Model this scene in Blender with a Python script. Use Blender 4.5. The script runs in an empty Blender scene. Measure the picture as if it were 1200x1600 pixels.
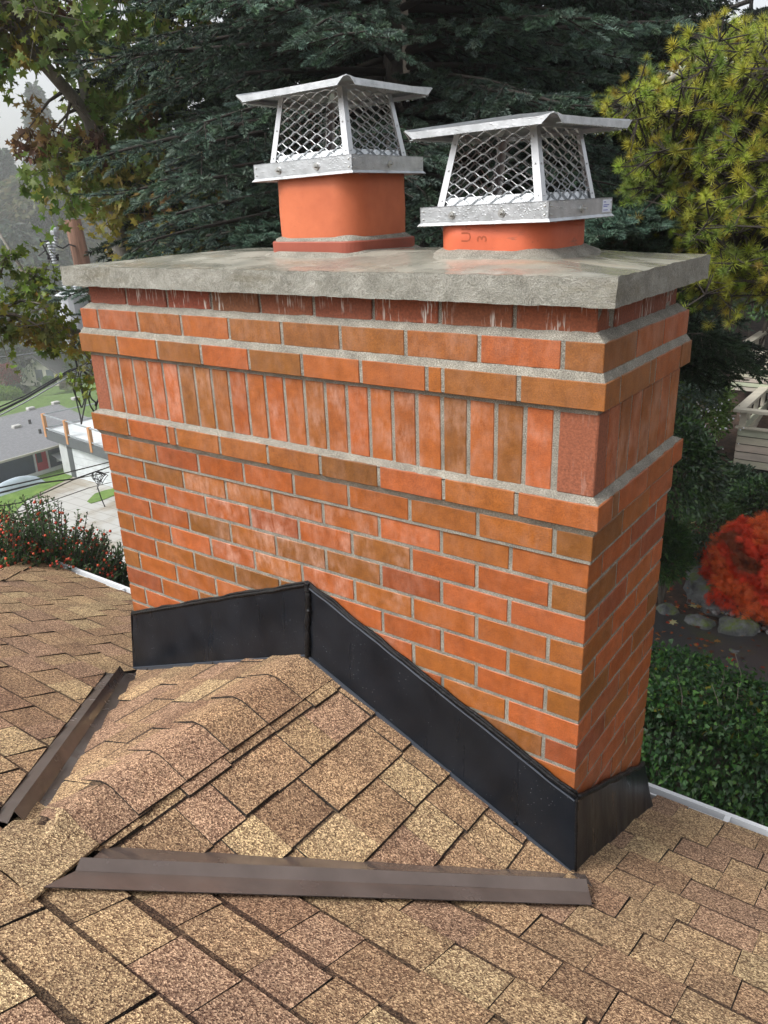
import bpy, math, random
import numpy as np
from mathutils import Vector, Matrix, noise
R = math.radians
U = 0.07526                      # one brick course in metres; chimney and roof are written in courses
W, D = 24.25, 7.88               # chimney shaft width and depth, in courses
scene = bpy.context.scene
col = scene.collection

# ------------------------------------------------------------------ camera, sky, sun, exposure
CAM = np.array([2.43071, -1.61966, 0.78953])
RR = np.array([[0.8122, 0.5824, -0.0348], [-0.1843, 0.3126, 0.9318], [-0.5535, 0.7504, -0.3612]])
FPX = 1228.4
cd = bpy.data.cameras.new('camera'); cam = bpy.data.objects.new('camera', cd); col.objects.link(cam)
cam.matrix_world = Matrix(((RR[0][0], RR[1][0], -RR[2][0], CAM[0]), (RR[0][1], RR[1][1], -RR[2][1], CAM[1]),
                           (RR[0][2], RR[1][2], -RR[2][2], CAM[2]), (0, 0, 0, 1)))
cd.sensor_fit = 'VERTICAL'; cd.sensor_height = 24; cd.lens = 24 * FPX / 1600
cd.clip_start = 0.02; cd.clip_end = 3000
scene.camera = cam

SUN = Vector((-0.42, -0.80, 1.0)).normalized()
el = math.asin(SUN.z); rot = math.atan2(SUN.x, SUN.y)
world = bpy.data.worlds.new('World'); scene.world = world; world.use_nodes = True
wn = world.node_tree; bg = wn.nodes['Background']
sky = wn.nodes.new('ShaderNodeTexSky'); sky.sky_type = 'NISHITA'; sky.sun_disc = False
sky.sun_elevation = el; sky.sun_rotation = rot; sky.dust_density = 4.0; sky.air_density = 1.0
hs = wn.nodes.new('ShaderNodeHueSaturation'); hs.inputs['Saturation'].default_value = 0.22   # overcast: the cloud deck takes the blue out
wn.links.new(sky.outputs[0], hs.inputs['Color']); wn.links.new(hs.outputs[0], bg.inputs[0])
bg.inputs[1].default_value = 0.15
sl = bpy.data.lights.new('sun', 'SUN'); sl.energy = 1.4; sl.angle = R(18); sl.color = (1.0, 0.97, 0.93)
so = bpy.data.objects.new('sun', sl); col.objects.link(so)
so.rotation_euler = SUN.to_track_quat('Z', 'Y').to_euler()
scene.view_settings.view_transform = 'Standard'; scene.view_settings.look = 'None'
scene.view_settings.exposure = 0.74; scene.view_settings.gamma = 1
scene.render.engine = 'CYCLES'
scene.cycles.volume_bounces = 1; scene.cycles.max_bounces = 8; scene.cycles.transparent_max_bounces = 8

# ------------------------------------------------------------------ helpers
def ray(a, b):
    return RR[0] * (a - 600) / FPX + RR[1] * (800 - b) / FPX + RR[2]
def at(a, b, d):                 # a point seen at (a, b) of the 1200x1600 photograph, d metres away over the ground
    r = ray(a, b); return CAM + r * d / math.hypot(r[0], r[1])
def atz(a, b, z):
    r = ray(a, b); return CAM + r * (z - CAM[2]) / r[2]
def aty(a, b, y):
    r = ray(a, b); return CAM + r * (y - CAM[1]) / r[1]

def tag(o, label=None, cat=None, group=None, kind=None):
    if label: o['label'] = label
    if cat: o['category'] = cat
    if group: o['group'] = group
    if kind: o['kind'] = kind
    return o
def empty(name, loc=(0, 0, 0), **k):
    o = bpy.data.objects.new(name, None); col.objects.link(o); o.location = loc
    o.empty_display_size = 0.1
    return tag(o, **k)
def link(name, me, parent=None, mat=None, loc=None):
    o = bpy.data.objects.new(name, me); col.objects.link(o)
    if mat: me.materials.append(mat)
    if parent is not None:
        o.parent = parent
        if loc is None: o.location = -Vector(parent.location) if parent.type == 'EMPTY' else (0, 0, 0)
    if loc is not None: o.location = loc
    return o
def copy_tree(o, parent=None):
    c = o.copy(); col.objects.link(c)
    if parent is not None: c.parent = parent
    for ch in [x for x in bpy.data.objects if x.parent == o]: copy_tree(ch, c)
    return c

def nz(x, y, z, s=1.0):
    return noise.noise_vector(Vector((x * s, y * s, z * s)))

class MB:
    def __init__(s, scale=1.0): s.v = []; s.f = []; s.c = []; s.k = scale; s.cur = (1, 1, 1, 0)
    def add(s, vs, fs):
        n = len(s.v); s.v += [tuple(q) for q in vs]; s.f += [tuple(n + i for i in f) for f in fs]; s.c += [s.cur] * len(fs)
    def box(s, x0, x1, y0, y1, z0, z1):
        s.add([(x, y, z) for z in (z0, z1) for y in (y0, y1) for x in (x0, x1)],
              [(0, 2, 3, 1), (4, 5, 7, 6), (0, 1, 5, 4), (2, 6, 7, 3), (0, 4, 6, 2), (1, 3, 7, 5)])
    def cbox(s, x0, x1, y0, y1, z0, z1, b=.03, jit=0.0):     # box with chamfered edges
        vs = []; idx = {}
        for k, (X, Y, Z) in enumerate([(i, j, l) for i in (0, 1) for j in (0, 1) for l in (0, 1)]):
            px, py, pz = (x0, x1)[X], (y0, y1)[Y], (z0, z1)[Z]; sx, sy, sz = (1, -1)[X] * b, (1, -1)[Y] * b, (1, -1)[Z] * b
            for a, q in (('x', (px, py + sy, pz + sz)), ('y', (px + sx, py, pz + sz)), ('z', (px + sx, py + sy, pz))):
                idx[(X, Y, Z, a)] = len(vs)
                if jit:
                    t = nz(q[0], q[1], q[2], 1.7); q = (q[0] + t.x * jit, q[1] + t.y * jit, q[2] + t.z * jit)
                vs.append(q)
        g = lambda *k: idx[k]; fs = []
        for X in (0, 1): fs.append([g(X, 0, 0, 'x'), g(X, 1, 0, 'x'), g(X, 1, 1, 'x'), g(X, 0, 1, 'x')])
        for Y in (0, 1): fs.append([g(0, Y, 0, 'y'), g(1, Y, 0, 'y'), g(1, Y, 1, 'y'), g(0, Y, 1, 'y')])
        for Z in (0, 1): fs.append([g(0, 0, Z, 'z'), g(1, 0, Z, 'z'), g(1, 1, Z, 'z'), g(0, 1, Z, 'z')])
        for i in (0, 1):
            for j in (0, 1):
                fs.append([g(i, j, 0, 'x'), g(i, j, 1, 'x'), g(i, j, 1, 'y'), g(i, j, 0, 'y')])
                fs.append([g(i, 0, j, 'x'), g(i, 1, j, 'x'), g(i, 1, j, 'z'), g(i, 0, j, 'z')])
                fs.append([g(0, i, j, 'y'), g(1, i, j, 'y'), g(1, i, j, 'z'), g(0, i, j, 'z')])
                for l in (0, 1): fs.append([g(i, j, l, 'x'), g(i, j, l, 'y'), g(i, j, l, 'z')])
        c = Vector(((x0 + x1) / 2, (y0 + y1) / 2, (z0 + z1) / 2)); out = []
        for f in fs:
            p = [Vector(vs[i]) for i in f]; nrm = (p[1] - p[0]).cross(p[2] - p[0])
            out.append(tuple(f) if nrm.dot(sum(p, Vector()) / len(p) - c) > 0 else tuple(reversed(f)))
        s.add(vs, out)
    def tube(s, pts, r, n=8, cap=True):
        pts = [Vector(p) for p in pts]; m = len(pts); rs = r if isinstance(r, (list, tuple)) else [r] * m
        vs = []; up = Vector((0, 0, 1))
        for i, p in enumerate(pts):
            t = (pts[min(i + 1, m - 1)] - pts[max(i - 1, 0)]).normalized()
            a = t.cross(up)
            if a.length < 1e-3: a = t.cross(Vector((1, 0, 0)))
            a.normalize(); b = a.cross(t)
            vs += [p + (a * math.cos(2 * math.pi * k / n) + b * math.sin(2 * math.pi * k / n)) * rs[i] for k in range(n)]
        fs = [(i * n + k, i * n + (k + 1) % n, (i + 1) * n + (k + 1) % n, (i + 1) * n + k) for i in range(m - 1) for k in range(n)]
        if cap: fs += [tuple(reversed(range(n))), tuple((m - 1) * n + k for k in range(n))]
        s.add(vs, fs)
    def slab(s, poly, nrm, t):                                # a polygon given thickness t against nrm
        nrm = Vector(nrm).normalized(); a = [Vector(q) for q in poly]
        if (a[1] - a[0]).cross(a[2] - a[1]).dot(nrm) < 0: a.reverse()
        n = len(a); b = [q - nrm * t for q in a]
        s.add(a + b, [tuple(range(n)), tuple(reversed(range(n, 2 * n)))] + [(i, i + n, (i + 1) % n + n, (i + 1) % n) for i in range(n)])
    def prism(s, top, bot, edge=None):
        n = len(top); k = len(s.c); s.add(list(top) + list(bot), [tuple(range(n)), tuple(reversed(range(n, 2 * n)))] +
                            [(i, i + n, (i + 1) % n + n, (i + 1) % n) for i in range(n)])
        if edge: s.c[k + 1:] = [edge] * (len(s.c) - k - 1)
    def bar(s, a, b, w, h, up=(0, 0, 1)):
        a = Vector(a); b = Vector(b); t = (b - a).normalized(); u = Vector(up); x = t.cross(u)
        if x.length < 1e-4: x = t.cross(Vector((1, 0, 0)))
        x.normalize(); y = x.cross(t); x *= w / 2; y *= h / 2
        s.add([a - x - y, a + x - y, a + x + y, a - x + y, b - x - y, b + x - y, b + x + y, b - x + y],
              [(0, 3, 2, 1), (4, 5, 6, 7), (0, 1, 5, 4), (1, 2, 6, 5), (2, 3, 7, 6), (3, 0, 4, 7)][::1])
    def ball(s, c, r, n=6, m=4, sz=1.0):
        vs = [(c[0], c[1], c[2] + r * sz)]
        for j in range(1, m):
            t = math.pi * j / m
            vs += [(c[0] + r * math.sin(t) * math.cos(2 * math.pi * k / n), c[1] + r * math.sin(t) * math.sin(2 * math.pi * k / n), c[2] + r * sz * math.cos(t)) for k in range(n)]
        vs.append((c[0], c[1], c[2] - r * sz)); L = len(vs) - 1
        fs = [(0, 1 + k, 1 + (k + 1) % n) for k in range(n)]
        for j in range(m - 2):
            fs += [(1 + j * n + k, 1 + (j + 1) * n + k, 1 + (j + 1) * n + (k + 1) % n, 1 + j * n + (k + 1) % n) for k in range(n)]
        fs += [(L, 1 + (m - 2) * n + (k + 1) % n, 1 + (m - 2) * n + k) for k in range(n)]
        s.add(vs, fs)
    def grid(s, fn, nu, nv, closed=False):
        vs = [fn(i / nu, j / nv) for j in range(nv + 1) for i in range(nu + 1)]
        s.add(vs, [(j * (nu + 1) + i, j * (nu + 1) + i + 1, (j + 1) * (nu + 1) + i + 1, (j + 1) * (nu + 1) + i) for j in range(nv) for i in range(nu)])
    def rough(s, x0, x1, y0, y1, z0, z1, st, amp, fr, top=None, skip=()):   # a box of grids, all pushed by the same noise
        def P(x, y, z):
            zz = z
            if top is not None and z > (z0 + z1) / 2: zz = z + top(x, y) * (z - (z0 + z1) / 2) / ((z1 - z0) / 2)
            t = nz(x, y, zz, fr) + nz(x, y, zz, fr * 2.7) * .5
            return (x + t.x * amp, y + t.y * amp, zz + t.z * amp * .7)
        nx, ny, nzz = [max(1, int(round(q / st))) for q in (x1 - x0, y1 - y0, z1 - z0)]
        L = lambda a, b, t: a + (b - a) * t
        if 'f' not in skip: s.grid(lambda u, v: P(L(x0, x1, u), y0, L(z0, z1, v)), nx, nzz)
        if 'b' not in skip: s.grid(lambda u, v: P(L(x1, x0, u), y1, L(z0, z1, v)), nx, nzz)
        if 'r' not in skip: s.grid(lambda u, v: P(x1, L(y0, y1, u), L(z0, z1, v)), ny, nzz)
        if 'l' not in skip: s.grid(lambda u, v: P(x0, L(y1, y0, u), L(z0, z1, v)), ny, nzz)
        if 't' not in skip: s.grid(lambda u, v: P(L(x0, x1, u), L(y0, y1, v), z1), nx, ny)
        if 'd' not in skip: s.grid(lambda u, v: P(L(x0, x1, u), L(y1, y0, v), z0), nx, ny)
    def build(s, name, mat=None, parent=None, smooth=False, **k):
        me = bpy.data.meshes.new(name); sc = s.k
        me.from_pydata([(a * sc, b * sc, c * sc) for a, b, c in s.v], [], s.f)
        if any(q != (1, 1, 1, 0) for q in s.c):
            ca = me.color_attributes.new('Col', 'FLOAT_COLOR', 'CORNER')
            arr = np.repeat(np.array(s.c, dtype=np.float32), [len(f) for f in s.f], axis=0)
            ca.data.foreach_set('color', arr.ravel())
        if smooth: me.polygons.foreach_set('use_smooth', [True] * len(me.polygons))
        me.update()
        return tag(link(name, me, parent, mat), **k)

def np_mesh(name, V, F, C, mat, parent=None, category=None, **k):            # many triangles from numpy arrays
    me = bpy.data.meshes.new(name); nv, nf = len(V), len(F)
    me.vertices.add(nv); me.vertices.foreach_set('co', V.astype(np.float32).ravel())
    me.loops.add(nf * 3); me.loops.foreach_set('vertex_index', F.astype(np.int32).ravel())
    me.polygons.add(nf); me.polygons.foreach_set('loop_start', np.arange(0, nf * 3, 3, dtype=np.int32))
    me.polygons.foreach_set('loop_total', np.full(nf, 3, dtype=np.int32))
    me.update(calc_edges=True)
    if C is not None:
        ca = me.color_attributes.new('Col', 'FLOAT_COLOR', 'POINT')
        ca.data.foreach_set('color', np.concatenate([C, np.ones((nv, 1))], 1).astype(np.float32).ravel())
    return tag(link(name, me, parent, mat), cat=category, **k)

def frames(d, roll):                                          # rotation matrices whose first column is d
    d = d / np.linalg.norm(d, axis=1, keepdims=True)
    up = np.where(np.abs(d[:, 2:3]) > .95, np.array([[1., 0, 0]]), np.array([[0, 0, 1.]]))
    a = np.cross(up, d); a /= np.linalg.norm(a, axis=1, keepdims=True); b = np.cross(d, a)
    c, s_ = np.cos(roll)[:, None], np.sin(roll)[:, None]
    return np.stack([d, a * c + b * s_, b * c - a * s_], axis=2)
def inst(tv, tf, pos, dirs, roll, size, colr, tipshade=None):
    M = frames(np.asarray(dirs, float), np.asarray(roll, float)); N = len(pos); n = len(tv)
    V = np.einsum('nij,kj->nki', M, tv) * np.asarray(size)[:, None, None] + np.asarray(pos)[:, None, :]
    F = tf[None] + (np.arange(N) * n)[:, None, None]
    C = np.repeat(np.asarray(colr)[:, None, :], n, 1)
    if tipshade is not None: C = C * tipshade[None, :, None]
    return V.reshape(-1, 3), F.reshape(-1, 3), C.reshape(-1, 3)
def join(parts):
    Vs, Fs, Cs = [], [], []; o = 0
    for V, F, C in parts: Vs.append(V); Fs.append(F + o); Cs.append(C); o += len(V)
    return np.concatenate(Vs), np.concatenate(Fs), np.concatenate(Cs)

# ------------------------------------------------------------------ materials
def mat(name, base=(.5, .5, .5), rough=.6, metal=0.0, spec=.5, **k):
    m = bpy.data.materials.new(name); m.use_nodes = True; nt = m.node_tree; p = nt.nodes['Principled BSDF']
    p.inputs['Base Color'].default_value = (*base, 1); p.inputs['Roughness'].default_value = rough
    p.inputs['Metallic'].default_value = metal; p.inputs['Specular IOR Level'].default_value = spec
    for a, b in k.items(): p.inputs[a.replace('_', ' ')].default_value = b
    return m, nt, p
def node(nt, t, **k):
    n = nt.nodes.new('ShaderNode' + t)
    for a, b in k.items():
        if a[0] == 'i' and a[1:].isdigit(): n.inputs[int(a[1:])].default_value = b
        elif hasattr(n, a): setattr(n, a, b)
        else: n.inputs[a].default_value = b
    return n
def coords(nt, scale=(1, 1, 1)):
    tc = node(nt, 'TexCoord'); mp = node(nt, 'Mapping'); mp.inputs['Scale'].default_value = scale
    nt.links.new(tc.outputs['Object'], mp.inputs[0]); return mp.outputs[0]
def noi(nt, co, scale, detail=3, rough=.5, w=None):
    n = node(nt, 'TexNoise'); n.inputs['Scale'].default_value = scale; n.inputs['Detail'].default_value = detail
    n.inputs['Roughness'].default_value = rough; nt.links.new(co, n.inputs['Vector']); return n.outputs['Fac']
def ramp(nt, fac, stops):
    r = node(nt, 'ValToRGB'); e = r.color_ramp.elements
    while len(e) < len(stops): e.new(.5)
    for q, (p, c) in zip(e, stops): q.position = p; q.color = (*c, 1) if len(c) == 3 else c
    nt.links.new(fac, r.inputs[0]); return r.outputs[0]
def g3(v): return (v, v, v)
def mix(nt, fac, a, b, mode='MIX'):
    m = node(nt, 'Mix', data_type='RGBA', blend_type=mode)
    for s_, q in ((0, fac), (6, a), (7, b)):
        if isinstance(q, (int, float)): m.inputs[s_].default_value = q
        elif isinstance(q, tuple): m.inputs[s_].default_value = (*q, 1)
        else: nt.links.new(q, m.inputs[s_])
    return m.outputs[2]
def mth(nt, op, a, b=0.0):
    m = node(nt, 'Math', operation=op)
    for i, q in enumerate((a, b)):
        if isinstance(q, (int, float)): m.inputs[i].default_value = q
        else: nt.links.new(q, m.inputs[i])
    return m.outputs[0]
def bump(nt, p, h, strength=.3, dist=.002, prev=None):
    b = node(nt, 'Bump'); b.inputs['Strength'].default_value = strength; b.inputs['Distance'].default_value = dist
    nt.links.new(h, b.inputs['Height'])
    if prev: nt.links.new(prev, b.inputs['Normal'])
    nt.links.new(b.outputs[0], p.inputs['Normal']); return b.outputs[0]
def attr(nt): return node(nt, 'Attribute', attribute_name='Col')

# bricks: fired clay with mottling, a few dark specks and white efflorescence (alpha of Col says how much)
m_brick, nt, p = mat('brick', rough=.55)
co = coords(nt); a = attr(nt)
t = mix(nt, 1.0, a.outputs['Color'], ramp(nt, noi(nt, co, 26, 5, .65), [(.25, (.68, .66, .60)), (.75, (1.2, 1.2, 1.22))]), 'MULTIPLY')
t = mix(nt, 1.0, t, ramp(nt, noi(nt, co, 420, 2), [(.3, g3(.72)), (.7, g3(1.2))]), 'MULTIPLY')
sp = node(nt, 'TexVoronoi'); sp.inputs['Scale'].default_value = 240; nt.links.new(co, sp.inputs['Vector'])
t = mix(nt, ramp(nt, sp.outputs['Distance'], [(.10, g3(.55)), (.2, g3(0))]), t, (.10, .035, .02))
st = coords(nt, (38, 38, 16))
ef = mth(nt, 'MULTIPLY', ramp(nt, noi(nt, st, 1.0, 5, .7), [(.38, g3(0)), (.72, g3(1))]), ramp(nt, noi(nt, co, 11, 3), [(.38, g3(0)), (.62, g3(1))]))
t = mix(nt, mth(nt, 'MULTIPLY', ef, a.outputs['Alpha']), t, (.72, .47, .38))
t = mix(nt, ramp(nt, noi(nt, co, 85, 5, .75), [(.62, g3(0)), (.74, g3(.55))]), t, (.13, .045, .02))
nt.links.new(t, p.inputs['Base Color'])
nt.links.new(ramp(nt, noi(nt, co, 12, 3), [(.3, g3(.34)), (.7, g3(.68))]), p.inputs['Roughness'])
b1 = bump(nt, p, noi(nt, co, 75, 6, .8), .75, .0022); bump(nt, p, noi(nt, co, 520, 2), .35, .0006, b1)

m_redbrick, nt, p = mat('rough_dark_brick', rough=.75)          # wire cut faces and the cement splashed top course
co = coords(nt); a = attr(nt)
t = mix(nt, 1.0, a.outputs['Color'], ramp(nt, noi(nt, co, 150, 4, .7), [(.3, g3(.6)), (.7, g3(1.25))]), 'MULTIPLY')
st = coords(nt, (150, 150, 14))
run = mth(nt, 'MULTIPLY', ramp(nt, noi(nt, st, 1.0, 3, .6), [(.55, g3(0)), (.63, g3(1))]), ramp(nt, noi(nt, coords(nt), 9, 2), [(.45, g3(0)), (.6, g3(1))]))
t = mix(nt, mth(nt, 'MULTIPLY', run, a.outputs['Alpha']), t, (.72, .68, .62))
nt.links.new(t, p.inputs['Base Color'])
bump(nt, p, noi(nt, co, 190, 5, .8), .9, .004)

m_mortar, nt, p = mat('mortar', rough=.9)
co = coords(nt)
t = ramp(nt, noi(nt, co, 380, 4, .85), [(.3, (.06, .053, .042)), (.48, (.235, .218, .178)), (.66, (.55, .53, .46))])
t = mix(nt, 1.0, t, ramp(nt, noi(nt, co, 18, 4), [(.3, g3(.68)), (.7, g3(1.15))]), 'MULTIPLY')
nt.links.new(t, p.inputs['Base Color']); bump(nt, p, noi(nt, co, 380, 4, .8), .9, .003)

m_conc, nt, p = mat('concrete', rough=.75)
co = coords(nt)
t = ramp(nt, noi(nt, co, 14, 6, .65), [(.25, (.20, .195, .165)), (.5, (.33, .325, .28)), (.8, (.50, .49, .44))])
t = mix(nt, 1.0, t, ramp(nt, noi(nt, co, 380, 3, .7), [(.32, g3(.55)), (.6, g3(1.15))]), 'MULTIPLY')
dst = node(nt, 'VectorMath', operation='ADD'); nd = node(nt, 'TexNoise'); nd.inputs['Scale'].default_value = 8
nt.links.new(co, nd.inputs['Vector']); nt.links.new(co, dst.inputs[0]); nt.links.new(nd.outputs['Color'], dst.inputs[1])
wv = node(nt, 'TexWave', wave_type='RINGS'); wv.inputs['Scale'].default_value = 7; wv.inputs['Distortion'].default_value = 22
wv.inputs['Detail'].default_value = 4; wv.inputs['Detail Scale'].default_value = 3; nt.links.new(dst.outputs[0], wv.inputs['Vector'])
t = mix(nt, 1.0, t, ramp(nt, wv.outputs['Fac'], [(.0, g3(.82)), (.05, g3(1.0)), (.95, g3(1.0)), (1, g3(1.25))]), 'MULTIPLY')
t = mix(nt, mth(nt, 'MULTIPLY', ramp(nt, noi(nt, coords(nt, (3, 3, 14)), 1, 5, .7), [(.56, g3(0)), (.7, g3(1))]), .55), t, (.17, .15, .09))
sn = node(nt, 'TexNoise'); sn.inputs['Scale'].default_value = 13; sn.inputs['Detail'].default_value = 3; sn.inputs['Distortion'].default_value = 3.2; nt.links.new(co, sn.inputs['Vector'])
scr = ramp(nt, sn.outputs['Fac'], [(.44, g3(0)), (.465, g3(1)), (.49, g3(.1)), (.55, g3(.0)), (.575, g3(.9)), (.60, g3(0))])
t = mix(nt, mth(nt, 'MULTIPLY', scr, .42), t, (.60, .585, .53)); t = mix(nt, 1.0, t, (.86, .86, .85), 'MULTIPLY')
nt.links.new(t, p.inputs['Base Color'])
bb = bump(nt, p, scr, .5, .003); bb = bump(nt, p, wv.outputs['Fac'], .3, .0025, bb); bb = bump(nt, p, noi(nt, co, 45, 6, .85), .8, .008, bb); bump(nt, p, noi(nt, co, 300, 3), .5, .0016, bb)

m_crown, nt, p = mat('wet_concrete', rough=.3)                   # the top face: trowelled smooth, wet, rust stained by the flues
co = coords(nt)
t = ramp(nt, noi(nt, co, 7, 6, .6), [(.25, (.19, .19, .16)), (.5, (.30, .29, .24)), (.75, (.42, .40, .34))])
t = mix(nt, ramp(nt, noi(nt, coords(nt, (4, 9, 4)), 1, 4, .6), [(.56, g3(0)), (.8, g3(.6))]), t, (.36, .25, .14))
t = mix(nt, 1.0, t, ramp(nt, noi(nt, co, 260, 3, .7), [(.3, g3(.8)), (.7, g3(1.15))]), 'MULTIPLY')
nt.links.new(t, p.inputs['Base Color'])
nt.links.new(ramp(nt, noi(nt, coords(nt, (5, 12, 5)), 1, 4), [(.45, g3(.08)), (.62, g3(.4))]), p.inputs['Roughness'])
bb = bump(nt, p, noi(nt, co, 22, 4), .35, .006); bump(nt, p, noi(nt, co, 240, 3), .25, .0012, bb)

m_clay, nt, p = mat('clay', rough=.6)
co = coords(nt); a = attr(nt)
t = mix(nt, 1.0, a.outputs['Color'], ramp(nt, noi(nt, co, 9, 5, .6), [(.3, (.82, .74, .70)), (.7, (1.1, 1.12, 1.15))]), 'MULTIPLY')
t = mix(nt, ramp(nt, noi(nt, co, 140, 4, .7), [(.66, g3(0)), (.74, g3(.5))]), t, (.16, .05, .03))
t = mix(nt, mth(nt, 'MULTIPLY', ramp(nt, noi(nt, coords(nt, (7, 7, 26)), 1, 5, .75), [(.6, g3(0)), (.72, g3(1))]), a.outputs['Alpha']), t, (.10, .07, .05))
nt.links.new(t, p.inputs['Base Color'])
bb = bump(nt, p, noi(nt, co, 160, 4, .7), .35, .001); bump(nt, p, noi(nt, co, 12, 3), .3, .004, bb)

m_steel, nt, p = mat('stainless_steel', (.66, .68, .70), .3, 1.0)
co = coords(nt)
nt.links.new(ramp(nt, noi(nt, co, 30, 4), [(.3, (.46, .48, .49)), (.7, (.66, .68, .70))]), p.inputs['Base Color'])
nt.links.new(ramp(nt, noi(nt, co, 90, 4, .7), [(.3, g3(.28)), (.7, g3(.5))]), p.inputs['Roughness'])
vd = node(nt, 'TexVoronoi'); vd.inputs['Scale'].default_value = 150; nt.links.new(co, vd.inputs['Vector'])
bb = bump(nt, p, ramp(nt, vd.outputs['Distance'], [(.16, g3(1)), (.34, g3(0))]), .3, .0012); bump(nt, p, noi(nt, co, 7, 2), .25, .01, bb)
m_steel2, nt, p = mat('dull_steel', (.52, .53, .54), .42, 1.0)
m_bolt, nt, p = mat('zinc_bolt', (.5, .5, .48), .35, 1.0)
m_drop, nt, p = mat('water', (1, 1, 1), .02, Transmission_Weight=1.0, IOR=1.33)
m_sticker, nt, p = mat('paper_sticker', (.72, .76, .86), .5)
m_ink, nt, p = mat('blue_ink', (.10, .13, .45), .6)
m_stamp, nt, p = mat('stamped_clay', (.33, .075, .03), .8)

m_flash, nt, p = mat('charcoal_metal', (.022, .026, .034), .34, spec=.28)
co = coords(nt)
t = ramp(nt, noi(nt, co, 6, 5, .6), [(.3, (.0045, .0062, .0092)), (.7, (.012, .0152, .021))])
sp = node(nt, 'TexVoronoi'); sp.inputs['Scale'].default_value = 95; nt.links.new(co, sp.inputs['Vector'])
t = mix(nt, mth(nt, 'MULTIPLY', ramp(nt, sp.outputs['Distance'], [(.05, g3(1)), (.13, g3(0))]), ramp(nt, noi(nt, co, 12, 2), [(.5, g3(0)), (.62, g3(.6))])), t, (.4, .42, .45))
nt.links.new(t, p.inputs['Base Color'])
nt.links.new(ramp(nt, noi(nt, coords(nt, (22, 22, 3)), 1, 4), [(.3, g3(.24)), (.7, g3(.46))]), p.inputs['Roughness'])
bb = bump(nt, p, noi(nt, co, 5, 2), .35, .012); bump(nt, p, noi(nt, co, 160, 4), .35, .0012, bb)
m_flashedge, nt, p = mat('worn_grey_edge', (.055, .064, .08), .45, spec=.3)
bump(nt, p, noi(nt, coords(nt), 60, 4), .4, .003)
m_tar, nt, p = mat('black_sealant', (.005, .005, .006), .35, spec=.3)
bump(nt, p, noi(nt, coords(nt), 90, 4, .7), .9, .006)
m_valley, nt, p = mat('brown_metal', (.11, .082, .07), .2)
co = coords(nt)
nt.links.new(ramp(nt, noi(nt, co, 9, 4), [(.3, (.105, .082, .072)), (.7, (.145, .115, .102))]), p.inputs['Base Color'])
nt.links.new(ramp(nt, noi(nt, co, 14, 4), [(.35, g3(.08)), (.65, g3(.28))]), p.inputs['Roughness'])
bump(nt, p, noi(nt, co, 30, 3), .25, .004)

m_shin, nt, p = mat('asphalt_shingle', rough=.85, spec=.35)
co = coords(nt); a = attr(nt)
v = node(nt, 'TexVoronoi'); v.inputs['Scale'].default_value = 330; nt.links.new(co, v.inputs['Vector'])
sx = node(nt, 'SeparateColor'); nt.links.new(v.outputs['Color'], sx.inputs[0])
gr = ramp(nt, sx.outputs[0], [(.0, (.22, .16, .14)), (.25, (.58, .48, .42)), (.5, (1.0, .92, .83)), (.75, (1.45, 1.42, 1.25)), (1, (2.6, 2.6, 2.4))])
t = mix(nt, 1.0, a.outputs['Color'], gr, 'MULTIPLY')
t = mix(nt, 1.0, t, ramp(nt, noi(nt, co, 7, 5, .65), [(.3, (.80, .78, .80)), (.7, (1.15, 1.14, 1.1))]), 'MULTIPLY')
t = mix(nt, 1.0, t, ramp(nt, noi(nt, co, 60, 4, .7), [(.3, g3(.78)), (.7, g3(1.18))]), 'MULTIPLY')
t = mix(nt, ramp(nt, noi(nt, co, 16, 4, .7), [(.66, g3(0)), (.76, g3(.6))]), t, (.045, .033, .03))
nt.links.new(t, p.inputs['Base Color'])
bb = bump(nt, p, v.outputs['Distance'], .9, .0016); bump(nt, p, noi(nt, co, 40, 3), .4, .003, bb)
m_white, nt, p = mat('white_paint', (.74, .76, .78), .35)
m_bark, nt, p = mat('bark', rough=.9)
co = coords(nt)
nt.links.new(ramp(nt, noi(nt, coords(nt, (14, 14, 3)), 1, 5, .7), [(.3, (.05, .04, .032)), (.7, (.17, .15, .125))]), p.inputs['Base Color'])
bump(nt, p, noi(nt, coords(nt, (40, 40, 9)), 1, 4), .8, .01)
m_darkwood, nt, p = mat('dark_twig', (.03, .024, .02), .9)
m_greybark, nt, p = mat('pale_bark', rough=.9)
nt.links.new(ramp(nt, noi(nt, coords(nt, (9, 9, 5)), 1, 5, .7), [(.3, (.14, .13, .11)), (.7, (.36, .34, .31))]), p.inputs['Base Color'])
m_wood, nt, p = mat('creosote_wood', rough=.8)
nt.links.new(ramp(nt, noi(nt, coords(nt, (30, 30, 1.2)), 1, 5, .7), [(.3, (.07, .032, .018)), (.7, (.20, .10, .06))]), p.inputs['Base Color'])
def leafmat(name, trans=.35, rough=.5, spec=.4):
    m, nt, p = mat(name, rough=rough, spec=spec); a = attr(nt)
    nt.links.new(a.outputs['Color'], p.inputs['Base Color'])
    tr = node(nt, 'BsdfTranslucent'); nt.links.new(a.outputs['Color'], tr.inputs[0])
    mx = node(nt, 'MixShader'); mx.inputs[0].default_value = trans; out = nt.nodes['Material Output']
    nt.links.new(p.outputs[0], mx.inputs[1]); nt.links.new(tr.outputs[0], mx.inputs[2]); nt.links.new(mx.outputs[0], out.inputs[0])
    return m
m_leaf = leafmat('leaf', .45); m_needle = leafmat('needle', .12, .55, .3); m_gloss = leafmat('glossy_leaf', .15, .28, .6)
m_black, nt, p = mat('black_rubber', (.015, .015, .016), .5)
m_paintv, nt, p = mat('painted', rough=.6); a = attr(nt)
co = coords(nt)
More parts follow.
